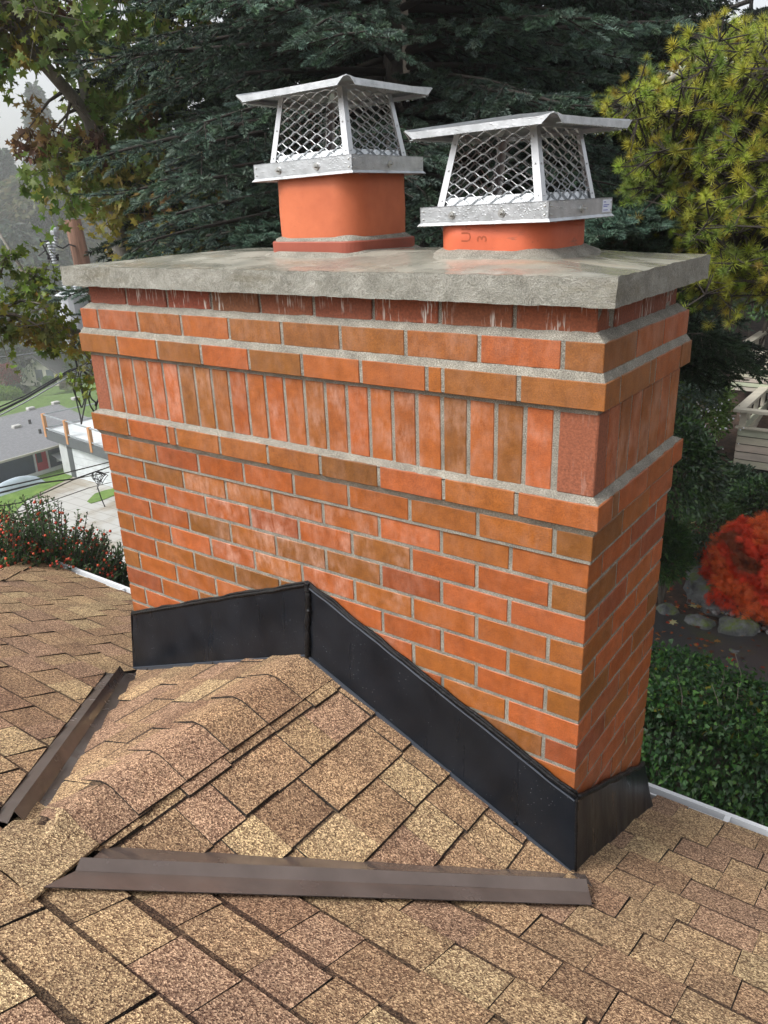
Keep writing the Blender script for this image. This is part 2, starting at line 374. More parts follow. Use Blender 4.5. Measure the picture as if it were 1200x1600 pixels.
nt.links.new(mix(nt, 1.0, a.outputs['Color'], ramp(nt, noi(nt, co, 1.7, 5, .6), [(.3, g3(.86)), (.7, g3(1.1))]), 'MULTIPLY'), p.inputs['Base Color'])

# ------------------------------------------------------------------ terrain
LD = np.array([-0.866, 0.5])
def sst(a, b, x): t = min(1, max(0, (x - a) / (b - a))); return t * t * (3 - 2 * t)
PAD, FAR = -15.0, -24.0
def ground(x, y):
    dx, dy = x - CAM[0], y - CAM[1]; d = math.hypot(dx, dy); az = math.degrees(math.atan2(dx, dy))
    u = dx * LD[0] + dy * LD[1]
    zl = -4.6 + (PAD + 4.6) * sst(6, 32, u) + (FAR - PAD) * sst(80, 108, u) + 16 * sst(175, 330, u) + 30 * sst(300, 900, u)
    zr = -4.6 + 1.6 * sst(11.5, 18, d) + 1.2 * sst(18, 40, d) + 22 * sst(40, 260, d)
    w = sst(-38, -50, az) if az < 0 else 0
    w *= 1 - sst(-100, -150, az)
    return zr + (zl - zr) * w
mg = bpy.data.materials.new('soil_and_grass'); mg.use_nodes = True; nt = mg.node_tree; p = nt.nodes['Principled BSDF']; p.inputs['Roughness'].default_value = .9
co = coords(nt)
soil = ramp(nt, noi(nt, co, 6, 6, .75), [(.3, (.03, .02, .015)), (.55, (.08, .052, .038)), (.75, (.19, .10, .06))])
grass = ramp(nt, noi(nt, co, 3, 6, .7), [(.3, (.05, .09, .02)), (.7, (.13, .22, .04))])
sep = node(nt, 'SeparateXYZ'); nt.links.new(co, sep.inputs[0])
far = node(nt, 'MapRange', i1=-9.0, i2=-13.0, i3=0.0, i4=1.0); nt.links.new(sep.outputs[2], far.inputs[0])
nt.links.new(mix(nt, far.outputs[0], soil, grass), p.inputs['Base Color']); bump(nt, p, noi(nt, co, 14, 5, .8), .8, .05)
mb = MB(); rings = [0.0] + [1.2 * 1.085 ** i for i in range(72)]
NS = 144; vs = []
for r_ in rings:
    for k in range(NS):
        t_ = 2 * math.pi * k / NS; x, y = CAM[0] + r_ * math.sin(t_), CAM[1] + r_ * math.cos(t_)
        bumpy = .06 * nz(x * .9, y * .9, 0).z + .02 * nz(x * 3, y * 3, 0).z if -5 < ground(x, y) else 0
        if 8.2 < r_ < 11.5: bumpy = 0
        vs.append((x, y, ground(x, y) + bumpy))
fs = [(i * NS + k, (i + 1) * NS + k, (i + 1) * NS + (k + 1) % NS, i * NS + (k + 1) % NS) for i in range(len(rings) - 1) for k in range(NS)]
mb.add(vs, fs); mb.build('ground', mg, smooth=True, kind='structure')

# ------------------------------------------------------------------ chimney
rnd = random.Random(4)
chim = empty('brick_chimney', (W / 2 * U, D / 2 * U, -12 * U), label='large orange brick chimney with a wet grey concrete slab on top', cat='chimney')
PAL = [(.36, .090, .019), (.345, .096, .018), (.31, .098, .017), (.255, .090, .016), (.215, .080, .015), (.39, .100, .026), (.29, .070, .020)]
def bcol(w, eff):
    c = rnd.choices(PAL, w)[0]; k = rnd.uniform(.86, 1.12); return (c[0] * k, c[1] * k, c[2] * k, eff)
WMAIN = (7, 7, 5, 2.2, .5, 2, 1); WBAND = (2, 3, 5, 5, 2, 1, .3)
G = .069; L1, H1 = 2.70, 1.24
def row(a, b, n, sl=None):                                  # joints between a and b; sl = (index, width) of a sliver brick
    w = ((b - a) - (sl[1] if sl else 0)) / n; out = []; x = a
    for i in range(n + 1):
        if sl and i == sl[0]: out.append((x, x + sl[1])); x += sl[1]
        if i < n: out.append((x, x + w)); x += w
    return out
def course(mb, z0, z1, q, kind, wts, eff, slf=None, sls=None, nf=None, dep=1.3):
    x0, x1, y0, y1 = -q, W + q, -q, D + q
    cx, cy = (L1, H1) if kind == 0 else (H1, L1)
    def put(a, b, c, d, e=None):
        j = rnd.uniform(-.006, .006)
        mb.cur = bcol(wts, eff(((a + b) / 2)) * rnd.uniform(.55, 1.1)); mb.cbox(a + j, b + j, c + j, d + j, z0, z1, .02, .010)
    for X in (0, 1):
        for Y in (0, 1):
            a, b = (x0, x0 + cx - G) if X == 0 else (x1 - cx + G, x1); c, d = (y0, y0 + cy - G) if Y == 0 else (y1 - cy + G, y1)
            put(a, b, c, d)
    n = nf or max(1, round((x1 - x0 - 2 * cx) / L1)); 
    for a, b in row(x0 + cx, x1 - cx, n, slf):
        put(a + G, b - G, y0, y0 + dep)
    for a, b in row(x0 + cx, x1 - cx, max(1, round((x1 - x0 - 2 * cx) / L1))): put(a + G, b - G, y1 - dep, y1)
    n = max(1, round((y1 - y0 - 2 * cy) / L1))
    if y1 - y0 - 2 * cy > .4:
        for a, b in row(y0 + cy, y1 - cy, n if y1 - y0 - 2 * cy > 1.6 else 1, sls):
            put(x1 - dep, x1, a + G, b - G); put(x0, x0 + dep, a + G, b - G)
none = lambda x: .12
bump_eff = lambda z: (lambda x: max(.1, .85 - abs(x - 11) / 11) * (1 if z > -4 else .55))
mb = MB(U)
for k in range(17):
    course(mb, -k - 1 + G, -k - G, 0.0, k % 2, WMAIN, bump_eff(-k) if k < 6 else none)
mb.build('brick_shaft', m_brick, chim)
mb = MB(U)
course(mb, 0.0 + G, 1.0 - .1, .10, 1, WMAIN, none, dep=1.4)
course(mb, 1.17, 1.97, .30, 0, WBAND, none, slf=(1, .55), sls=(0, .55), dep=1.6)
mb.build('lower_ledge', m_brick, chim)
mb = MB(U); sol = lambda: bcol((6, 6, 5, 2.5, 0, 2, .3), rnd.uniform(.25, .5))
for j in range(22):
    a = 1.0 + j * .9963
    for f in (0, 1):
        mb.cur = sol(); q = rnd.uniform(-.006, .006); ya, yb = ((0, 1.25) if f == 0 else (D - 1.25, D)); mb.cbox(a + G, a + .9963 - G, ya + q, yb + q, 2.13, 4.66, .025, .010)
for j in range(7):
    a = .88 + j
    for f in (0, 1):
        mb.cur = sol(); xa, xb = ((W - 1.25, W) if f == 0 else (0, 1.25)); q = rnd.uniform(-.006, .006)
        if j == 6 and True: b_ = D
        else: b_ = a + 1 - G
        mb.cbox(xa + q, xb + q, max(a + G, 0), b_, 2.13, 4.66, .025, .010)
mb.build('soldier_course', m_brick, chim)
for x0, x1, y0, y1 in ((W - 1.19, W + .01, -.01, .86), (-.02, .92, -.01, .86)):
    mb = MB(U); mb.cur = (.30, .095, .045, .1); mb.cbox(x0, x1, y0, y1, 2.13, 4.66, .04, .05)
    mb.build('corner_brick', m_redbrick, chim, label='rough dark red corner brick of the soldier course')
mb = MB(U)
course(mb, 4.85, 5.66, .25, 0, WBAND, none, slf=(6, .62), sls=(1, .55), dep=1.6)
course(mb, 5.90, 6.74, .08, 1, WMAIN, lambda x: .2, dep=1.4)
mb.build('upper_ledge', m_brick, chim)
mb = MB(U)
def dark(): return (rnd.uniform(.22, .29), rnd.uniform(.062, .080), .032, .95)
for z0, z1 in ((6.93, 7.72),):
    for a, b in row(.25, W - .25, 9): mb.cur = dark(); mb.cbox(a + G, b - G, .25, 1.4, z0, z1, .03, .03)
    for a, b in row(.25, W - .25, 9): mb.cur = dark(); mb.cbox(a + G, b - G, D - 1.4, D - .25, z0, z1, .03, .03)
    for a, b in row(1.5, D - 1.5, 2): mb.cur = dark(); mb.cbox(W - 1.4, W - .25, a + G, b - G, z0, z1, .03, .03); mb.cbox(.25, 1.4, a + G, b - G, z0, z1, .03, .03)
mb.build('top_course', m_redbrick, chim)
# mortar: a sandy core a hair behind the brick faces, and sloped washes on the ledges
mb = MB(U); I = .05
mb.rough(.03, W - .03, .03, D - .03, -16.5, .1, .17, .010, 2.3, skip=('t', 'd'))
mb.rough(-.07, W + .07, -.07, D + .07, -.05, 1.3, .2, .010, 2.3, skip=('t', 'd'))
mb.rough(-.27, W + .27, -.27, D + .27, 1.22, 1.9, .2, .010, 2.3, skip=('d',))
mb.rough(.032, W - .032, .032, D - .03, 1.9, 4.95, .17, .010, 2.3, skip=('t', 'd'))
mb.rough(-.22, W + .22, -.22, D + .22, 4.88, 5.62, .2, .010, 2.3)
mb.rough(-.05, W + .05, -.05, D + .05, 5.6, 6.72, .2, .010, 2.3)
mb.rough(.32, W - .32, .32, D - .32, 6.6, 7.75, .2, .03, 2.3, skip=('t', 'd'))
def wash(z0, q0, z1, q1):                                    # mortar sloping from the ledge's edge up to the wall above
    def P(x, y, z):
        t = nz(x, y, z, 1.9) + nz(x, y, z, 5) * .5; return (x + t.x * .03, y + t.y * .03, z + t.z * .04)
    mb.grid(lambda u, v: P(-q0 + (W + 2 * q0) * u + (q0 - q1) * v * (1 - 2 * u), -q0 + (q0 - q1) * v, z0 + (z1 - z0) * v), 140, 4)
    mb.grid(lambda u, v: P(W + q0 - (q0 - q1) * v, -q0 + (D + 2 * q0) * u + (q0 - q1) * v * (1 - 2 * u), z0 + (z1 - z0) * v), 50, 4)
    mb.grid(lambda u, v: P(-q0 + (q0 - q1) * v, D + q0 - (D + 2 * q0) * u - (q0 - q1) * v * (1 - 2 * u), z0 + (z1 - z0) * v), 50, 4)
wash(1.955, .27, 2.17, -.06); wash(5.645, .22, 5.93, .05); wash(6.72, .06, 6.98, -.29); wash(.88, .07, 1.19, .24)
mb.build('mortar', m_mortar, chim, smooth=True)
# concrete slab with a slight crown towards the flues
def crown_h(x, y):
    e = min((x + .42) / 7.0, (W + .40 - x) / 6.0, (y + .40) / 3.4, (8.3 - y) / 3.0)
    return .42 * sst(-.05, 1, e)
XB = (-.60, W + .40, -.38, 8.75)
mb = MB(U); mb.rough(XB[0], XB[1], XB[2], XB[3], 7.74, 8.55, .09, .042, 1.6, top=None, skip=('t',))
sl_o = mb.build('concrete_slab', m_conc, chim, smooth=True)
mb = MB(U)
def ctop(u, v):
    x = XB[0] + (XB[1] - XB[0]) * u; y = XB[2] + (XB[3] - XB[2]) * v; z = 8.55
    t = nz(x, y, z, 1.6) + nz(x, y, z, 1.6 * 2.7) * .5
    e = min(u, 1 - u) * (XB[1] - XB[0]); f = min(v, 1 - v) * (XB[3] - XB[2]); k = sst(0, .5, min(e, f))
    t2 = nz(x, y, z, .6)
    return (x + t.x * .042 * (1 - k), y + t.y * .042 * (1 - k), z + t.z * .035 * (1 - k) + crown_h(x, y) + t2.z * .03 * k + .03 * k)
mb.grid(ctop, 170, 62)
mb.build('slab_top', m_crown, sl_o, smooth=True)

def rsq(hx, hy, r, n=8):                                     # rounded rectangle, counter clockwise
    out = []
    for cx, cy, a0 in ((1, 1, 0), (-1, 1, 90), (-1, -1, 180), (1, -1, 270)):
        for k in range(n + 1):
            a = R(a0 + 90 * k / n); out.append((cx * (hx - r) + r * math.cos(a), cy * (hy - r) + r * math.sin(a)))
    return out
def ring_mesh(mb, cx, cy, levels, th=0.0, r=.9, noise_a=0.0):
    n = None; vs = []; m = len(levels)
    for (z, h) in levels:
        P = rsq(h, h, min(r, h * .6)); n = len(P)
        for (x, y) in P:
            X = cx + x * math.cos(th) - y * math.sin(th); Y = cy + x * math.sin(th) + y * math.cos(th); t = nz(X, Y, z, 1.6) * noise_a
            vs.append((X + t.x, Y + t.y, z + t.z))
    mb.add(vs, [(i * n + k, i * n + (k + 1) % n, (i + 1) * n + (k + 1) % n, (i + 1) * n + k) for i in range(m - 1) for k in range(n)])
F1 = (12.0, 4.05); F2 = (19.35, 4.05)
mb = MB(U); mb.cur = (.52, .135, .052, 0.0)
ring_mesh(mb, *F1, [(8.7, 2.02), (9.6, 2.02), (10.4, 2.03), (11.1, 2.02), (11.86, 2.02), (11.9, 1.98), (11.9, 1.72), (11.8, 1.7), (8.9, 1.7)], r=1.05, noise_a=.012)
f1 = mb.build('flue_liner', m_clay, chim, smooth=True, label='tall orange clay flue on a dark red clay collar')
mb = MB(U); mb.cur = (.31, .075, .042, .4)
ring_mesh(mb, *F1, [(8.7, 2.19), (9.36, 2.20), (9.40, 2.17), (9.40, 1.98)], r=.75, noise_a=.02)
mb.build('flue_collar', m_clay, f1, smooth=False)
mb = MB(U)
ring_mesh(mb, *F1, [(9.33, 2.17), (9.47, 2.13), (9.52, 2.06), (9.56, 1.98)], r=.85, noise_a=.06)
ring_mesh(mb, *F1, [(8.6, 2.6), (8.92, 2.42), (9.02, 2.30), (9.06, 2.2)], r=.8, noise_a=.10)
mb.build('mortar_fillet', m_mortar, f1, smooth=True)
mb = MB(U); mb.cur = (.55, .115, .045, .8)
ring_mesh(mb, *F2, [(8.7, 2.02), (9.4, 2.03), (10.2, 2.02), (10.2, 1.72), (8.9, 1.7)], r=1.05, noise_a=.012)
f2 = mb.build('flue_liner', m_clay, chim, smooth=True, label='short orange clay flue with stamped letters')
mb = MB(U)
ring_mesh(mb, *F2, [(8.6, 2.6), (8.86, 2.42), (8.96, 2.26), (9.06, 2.1), (9.12, 1.98)], r=1.0, noise_a=.09)
mb.build('mortar_fillet', m_mortar, f2, smooth=True)
def textmesh(s, size, ext):
    cu = bpy.data.curves.new('stamp', 'FONT'); cu.body = s; cu.size = size; cu.extrude = ext; cu.resolution_u = 2
    o = bpy.data.objects.new('stamp', cu); col.objects.link(o); dg = bpy.context.evaluated_depsgraph_get(); dg.update()
    me = bpy.data.meshes.new_from_object(o.evaluated_get(dg)); bpy.data.objects.remove(o); return me
for s_, x, z in (('UHR', 19.35 - .52, 9.32), ('3', 19.35 + .06, 9.32)):
    me = textmesh(s_, .50 * U, .0006); me.transform(Matrix.Translation((x * U, (4.05 - 2.025) * U - .0002, z * U)) @ Matrix.Rotation(R(-90), 4, 'Y') @ Matrix.Rotation(R(90), 4, 'X'))
    link('stamped_letters', me, chim, m_stamp)

# flashing panels round the foot
def sheet(poly, nrm, t=.03): mb.slab(poly, nrm, t)
mb = MB(U)
FL = dict(Lt=(.05, -.13, -8.75), Lb=(-.4, -.36, -12.2), At=(12.55, -.14, -3.78), Ab=(12.42, -.36, -7.2), Rt=(W + .16, -.13, -8.95), Rb=(W + .42, -.36, -12.3))
def edge(mb, a, b, w, h, nrm, n=40, amp=.03):
    a, b = Vector(a), Vector(b); pts = []
    for i in range(n + 1):
        q = a.lerp(b, i / n); t = nz(q.x, q.y, q.z, 1.1); pts.append(q + t * amp)
    mb.tube(pts, [w * (1 + .35 * nz(q.x, q.y, q.z, 2.5).x) for q in pts], 6)
def strip(mb, a0, a1, b0, b1, nrm, n=26, wob=.02, t=.04):     # a long panel as a strip that is not perfectly flat
    a0, a1, b0, b1 = map(Vector, (a0, a1, b0, b1)); nn = Vector(nrm)
    def P(u, v):
        q = a0.lerp(a1, u).lerp(b0.lerp(b1, u), v); k = nz(q.x, q.y, q.z, .35).x * wob * 2 + nz(q.x, q.y, q.z, 1.1).y * wob * .5; return q + nn * k
    mb.grid(P, n, 8); mb.grid(lambda u, v: P(u, v) - nn * t, n, 8)
strip(mb, FL['Lb'], FL['Ab'], FL['Lt'], FL['At'], (0, -1, 0))
fl = mb.build('flashing_panel', m_flash, chim, smooth=True, label='left front panel of the black flashing')
def edge(mb, a, b, w, h, nrm, n=40, amp=.03):
    a, b = Vector(a), Vector(b); pts = []
    for i in range(n + 1):
        q = a.lerp(b, i / n); t = nz(q.x, q.y, q.z, 1.1); pts.append(q + t * amp)
    mb.tube(pts, [w * (1 + .35 * nz(q.x, q.y, q.z, 2.5).x) for q in pts], 6)
O = lambda q, dy=0, dz=0, dx=0: (q[0] + dx, q[1] + dy, q[2] + dz)
mb = MB(U); mb.bar(O(FL['Lb'], -.05, .10), O(FL['Ab'], -.05, .10), .08, .22, (0, 0, 1)); mb.build('bottom_hem', m_flashedge, fl)
mb = MB(U); edge(mb, O(FL['Lt'], -.02, .02), O(FL['At'], -.02, .02), .075, .1, 0); edge(mb, O(FL['Lt'], .02, .1), O(FL['At'], .02, .12), .06, .1, 0, amp=.07)
mb.build('sealant_bead', m_tar, fl, smooth=True)
mb = MB(U); strip(mb, FL['Ab'], FL['Rb'], FL['At'], FL['Rt'], (0, -1, 0))
fr = mb.build('flashing_panel', m_flash, chim, smooth=True, label='long right front panel of the black flashing')
mb = MB(U); mb.bar(O(FL['Ab'], -.05, .10), O(FL['Rb'], -.05, .10), .08, .2, (0, 0, 1)); edge(mb, O(FL['At'], -.09, -.10, .12), O(FL['Rt'], -.09, -.12, -.05), .035, 0, 0, 60, .03); mb.build('bottom_hem', m_flashedge, fr)
mb = MB(U); edge(mb, O(FL['At'], -.01, .02), O(FL['Rt'], -.01, .02), .08, .1, 0); edge(mb, O(FL['At'], .02, .12), O(FL['Rt'], .02, .12), .06, .1, 0, amp=.08)
edge(mb, O(FL['At'], -.03, .1), O(FL['Ab'], -.03, .05), .13, .1, 0, 30, .07); edge(mb, O(FL['At'], -.03, .1), O(FL['At'], -.06, -.25), .17, .1, 0, 8, .08)
mb.build('sealant_bead', m_tar, fr, smooth=True)
for q, r_ in (((10.2, -.42, -7.95), .13), ((6.3, -.42, -9.45), .09), ((1.0, -.42, -11.6), .09), ((12.6, -.3, -4.9), .12), ((15.9, -.36, -8.5), .1), ((22.2, -.36, -11.0), .09)):
    mb = MB(U); mb.ball(q, r_, 7, 5); mb.build('sealant_blob', m_tar, fr, smooth=True)

mb = MB(U); X1 = W + .16; X2 = W + .42
RB = (X2 + .12, 9.0, -16.15); RT = (W + .14, 8.0, -13.0)
strip(mb, FL['Rb'], RB, FL['Rt'], RT, (1, 0, 0), 16, .03)
fs_ = mb.build('flashing_panel', m_flash, chim, smooth=True, label='side panel of the black flashing at the right corner')
mb = MB(U); edge(mb, FL['Rt'], RT, .11, .1, 0, amp=.07); edge(mb, O(FL['Rb'], 0, .02), O(RB, 0, .0), .09, .1, 0, amp=.06)
edge(mb, O(FL['Rt'], 0, 0), O(FL['Rb'], 0, 0), .055, .1, 0, 20, .02)
mb.build('sealant_bead', m_tar, fs_, smooth=True)
mb = MB(U); mb.slab([(-.12, -.13, -8.75), (-.42, -.36, -12.2), (-.42, 9.0, -16.1), (-.12, 8, -13)], (-1, 0, 0), .04); mb.build('flashing_panel', m_flash, chim)

# ------------------------------------------------------------------ chimney caps
def make_cap(name, label, cx, cy, z0, th, tx, ty, hs_, sx, sy, bx, by, fx, fy, zf, lx, ly, zl, sticker=False):
    root = empty(name, (cx * U, cy * U, z0 * U), label=label, cat='chimney cap', group='steel caps over the two flues')
    ct, sn = math.cos(th), math.sin(th)
    def T(q):
        x, y, z = q; X = ct * x - sn * y; Y = sn * x + ct * y; return (X, Y, z + tx * X + ty * Y)
    def fin(mb, nm, m, par=root, **k):
        mb.v = [T(q) for q in mb.v]; me_o = mb.build(nm, m, None, **k); me_o.parent = par; return me_o
    mb = MB(U)
    cs = [(-sx, -sy), (sx, -sy), (sx, sy), (-sx, sy)]
    t = .03
    for i in range(4):
        a, b = cs[i], cs[(i + 1) % 4]; n = ((b[1] - a[1]), -(b[0] - a[0])); l = math.hypot(*n); n = (n[0] / l, n[1] / l)
        mb.slab([(a[0], a[1], .05), (b[0], b[1], .05), (b[0], b[1], hs_), (a[0], a[1], hs_)], (n[0], n[1], 0), t)
        f = .07; d_ = [(-f, -f), (f, -f), (f, f), (-f, f)]; A, B = d_[i], d_[(i + 1) % 4]
        mb.slab([(a[0], a[1], .052), (b[0], b[1], .052), (b[0] + B[0], b[1] + B[1], -.03), (a[0] + A[0], a[1] + A[1], -.03)], (n[0], n[1], .8), .025)
    # shelf between the skirt and the screen frame
    I_ = [(-bx + .1, -by + .1), (bx - .1, -by + .1), (bx - .1, by - .1), (-bx + .1, by - .1)]
    for i in range(4):
        a, b, c, d = cs[i], cs[(i + 1) % 4], I_[(i + 1) % 4], I_[i]
        mb.slab([(a[0], a[1], hs_ + .003), (b[0], b[1], hs_ + .003), (c[0], c[1], hs_ + .003), (d[0], d[1], hs_ + .003)], (0, 0, 1), .03)
    sk = fin(mb, 'skirt', m_steel)
    rv = []
    for i in range(4):
        a, b = cs[i], cs[(i + 1) % 4]; n = ((b[1] - a[1]), -(b[0] - a[0])); l = math.hypot(*n); n = (n[0] / l, n[1] / l)
        for f in ((.27, .66) if i % 2 == 0 else (.5,)):
            mb = MB(U); q = (a[0] + (b[0] - a[0]) * f, a[1] + (b[1] - a[1]) * f, hs_ * .48)
            mb.bar(q, (q[0] + n[0] * .05, q[1] + n[1] * .05, q[2]), .17, .17); mb.tube([q, (q[0] + n[0] * .16, q[1] + n[1] * .16, q[2])], .05, 6)
            mb.tube([(q[0], q[1], q[2]), (q[0] + n[0] * .03, q[1] + n[1] * .03, q[2])], .13, 10)
            fin(mb, 'screw', m_bolt)
        rv += [(a[0] + (b[0] - a[0]) * g + n[0] * .005, a[1] + (b[1] - a[1]) * g + n[1] * .005, hs_ * h) for g in (.03, .97) for h in (.3, .75)]
    for q in rv: mb = MB(U); mb.ball(q, .035, 6, 4); fin(mb, 'rivet', m_bolt, sk)
    # tapering corner posts, angle section
    bc = [(-bx, -by), (bx, -by), (bx, by), (-bx, by)]; tc = [(-fx, -fy), (fx, -fy), (fx, fy), (-fx, fy)]
    pw = .27
    for i in range(4):
        mb = MB(U); sxn, syn = (-1, 1, 1, -1)[i], (-1, -1, 1, 1)[i]
        b_, t_ = bc[i], tc[i]
        mb.slab([(b_[0], b_[1], hs_), (b_[0] - sxn * pw, b_[1], hs_), (t_[0] - sxn * pw * .85, t_[1], zf), (t_[0], t_[1], zf)], (0, syn, .25), .03)
        mb.slab([(b_[0], b_[1] - syn * .001, hs_), (b_[0], b_[1] - syn * pw, hs_), (t_[0], t_[1] - syn * pw * .85, zf), (t_[0], t_[1] - syn * .001, zf)], (sxn, 0, .25), .03)
        for g in (.08, .5, .86):
            q = [b_[k] + (t_[k] - b_[k]) * g for k in (0, 1)]
            mb.ball((q[0] - sxn * pw * .5, q[1] + syn * .005, hs_ + (zf - hs_) * g), .032, 6, 4)
            mb.ball((q[0] + sxn * .005, q[1] - syn * pw * .5, hs_ + (zf - hs_) * g), .032, 6, 4)
        fin(mb, 'corner_post', m_steel2)
    # expanded metal screens
    for i in range(4):
        a, b = Vector((*bc[i], hs_)), Vector((*bc[(i + 1) % 4], hs_)); c, d = Vector((*tc[(i + 1) % 4], zf)), Vector((*tc[i], zf))
        ex = (b - a).normalized(); mid = (a + b) / 2; ey = ((c + d) / 2 - mid); Hh = ey.length; ey.normalize(); nn = ex.cross(ey)
        wb, wt = (b - a).length / 2 - .1, (c - d).length / 2 - .1
        half = lambda y: wb + (wt - wb) * y / Hh
        mb = MB(U); dw, dh = .70, .335; nr = int(Hh / (dh / 2)) + 1
        P = lambda x, y, o=0: mid + ex * x + ey * y - nn * (.045 + o)
        for r_ in range(nr):
            y0, y1 = r_ * dh / 2, (r_ + 1) * dh / 2
            if y1 > Hh: y1 = Hh
            for k in range(-5, 6):
                for sg in (-1, 1):
                    x0 = k * dw + (0 if r_ % 2 == 0 else dw / 2); xs = x0 + sg * dw / 2
                    segs = [(x0, y0), (x0 + (xs - x0) * .18, y0 + (y1 - y0) * .04), (x0 + (xs - x0) * .82, y0 + (y1 - y0) * .96), (xs, y1)]
                    for (p0, p1) in zip(segs, segs[1:]):
                        if abs(p0[0]) <= half(p0[1]) and abs(p1[0]) <= half(p1[1]):
                            mb.bar(P(*p0), P(*p1), .026, .042, nn.lerp(ey, .45))
        rb = .26
        mb.slab([P(-wb, .0, .03), P(wb, .0, .03), P(half(rb), rb, .03), P(-half(rb), rb, .03)], nn, .02)
        fin(mb, 'wire_screen', m_steel)
    # lid: four sloping flaps with a turned down rim, raised along the corner creases
    mb = MB(U); n_ = 4; pk = .42; cc = .40
    mids = [(0, -ly), (lx, 0), (0, ly), (-lx, 0)]; cr = [(-lx, -ly), (lx, -ly), (lx, ly), (-lx, ly)]
    top = (0, 0, zl + pk)
    for i in range(4):
        a, b = cr[i], cr[(i + 1) % 4]; l = math.hypot(b[0] - a[0], b[1] - a[1]); e = ((b[0] - a[0]) / l, (b[1] - a[1]) / l); n = (e[1], -e[0])
        a2 = (a[0] + e[0] * cc, a[1] + e[1] * cc, zl); b2 = (b[0] - e[0] * cc, b[1] - e[1] * cc, zl)
        ca = (a[0] * .975, a[1] * .975, zl + .11); cb = (b[0] * .975, b[1] * .975, zl + .11)
        up_ = [top, (a2[0], a2[1], zl), (b2[0], b2[1], zl)]
        mb.slab(up_, (0, 0, 1), .03)
        mb.slab([top, ca, a2], (0, 0, 1), .03); mb.slab([top, b2, cb], (0, 0, 1), .03)
        k1 = (a2[0] + n[0] * .015, a2[1] + n[1] * .015); k2 = (b2[0] + n[0] * .015, b2[1] + n[1] * .015)
        mb.slab([(k1[0] - e[0] * .3, k1[1] - e[1] * .3, zl + .08), (*k1, zl - .16), (*k2, zl - .16), (k2[0] + e[0] * .3, k2[1] + e[1] * .3, zl + .08), (k2[0], k2[1], zl + .03), (k1[0], k1[1], zl + .03)], (*n, 0), .025)
        mb.slab([(k1[0], k1[1], zl - .16), (k2[0], k2[1], zl - .16), (k2[0] - n[0] * .2, k2[1] - n[1] * .2, zl - .15), (k1[0] - n[0] * .2, k1[1] - n[1] * .2, zl - .15)], (0, 0, 1), .02)
    fin(mb, 'lid', m_steel)
    mb = MB(U); g = random.Random(9)
    for i in range(4):
        a, b = cr[i], cr[(i + 1) % 4]
        for k in range(26):
            f = .07 + .86 * (k + g.random()) / 26; x, y = a[0] + (b[0] - a[0]) * f, a[1] + (b[1] - a[1]) * f
            mb.ball((x, y, zl - .19), g.uniform(.016, .034), 6, 4, 1.35)
        a, b = cs[i], cs[(i + 1) % 4]
        for k in range(13):
            f = g.random(); x, y = (a[0] + (b[0] - a[0]) * f) * 1.02, (a[1] + (b[1] - a[1]) * f) * 1.02
            mb.ball((x, y, -.05), g.uniform(.014, .028), 6, 4, 1.3)
    fin(mb, 'water_drops', m_drop, kind='stuff', smooth=True)
    if sticker:
        mb = MB(U); mb.slab([(sx + .012, sy - .72, .1), (sx + .012, sy - .08, .1), (sx + .012, sy - .08, hs_ - .06), (sx + .012, sy - .72, hs_ - .06)], (1, 0, 0), .01)
        s1 = fin(mb, 'sticker', m_sticker)
        mb = MB(U)
        for z, w in ((.42, .18), (.33, .42), (.28, .3), (.17, .34)):
            mb.box(sx + .013, sx + .016, sy - .68, sy - .68 + w, z - .012, z + .012)
        fin(mb, 'print', m_ink, s1)
    return root
make_cap('chimney_cap', 'steel mesh chimney cap on the tall orange flue, the higher of the two', 11.96, 4.0, 11.636, -.02, .018, .002, .555, 2.382, 2.17, 1.923, 1.738, 1.506, 1.445, 2.76, 2.65, 2.573, 2.80)
make_cap('chimney_cap', 'steel mesh chimney cap with a white sticker on its skirt, low over the short flue', 19.442, 4.0, 9.935, -.076, .014, .008, .552, 2.418, 2.138, 1.97, 1.766, 1.511, 1.461, 2.69, 2.742, 2.602, 2.78, sticker=True)

# ------------------------------------------------------------------ the house roof round the chimney
SL = .4167; NRM = math.sqrt(1 + SL * SL); rs = random.Random(11)
house = empty('house', (30 * U, 0, -16 * U), label='house roof of brown and tan asphalt shingles around the chimney foot', cat='house')
TAB = [((.37, .285, .18), 2.0), ((.33, .24, .152), 6), ((.30, .208, .135), 6), ((.265, .178, .118), 4), ((.225, .145, .10), 1.5), ((.29, .195, .14), 3)]
def tabcol():
    c = rs.choices([t[0] for t in TAB], [t[1] for t in TAB])[0]; k = rs.uniform(.84, 1.07); return (c[0] * k, c[1] * k * .995, c[2] * k * .98, 1)
def clip(poly, a, b, c):                                      # keep a*u + b*v <= c
    out = []
    for i in range(len(poly)):
        p, q = poly[i], poly[(i + 1) % len(poly)]; dp, dq = a * p[0] + b * p[1] - c, a * q[0] + b * q[1] - c
        if dp <= 0: out.append(p)
        if (dp < 0 < dq) or (dq < 0 < dp):
            t = dp / (dp - dq); out.append((p[0] + t * (q[0] - p[0]), p[1] + t * (q[1] - p[1])))
    return out
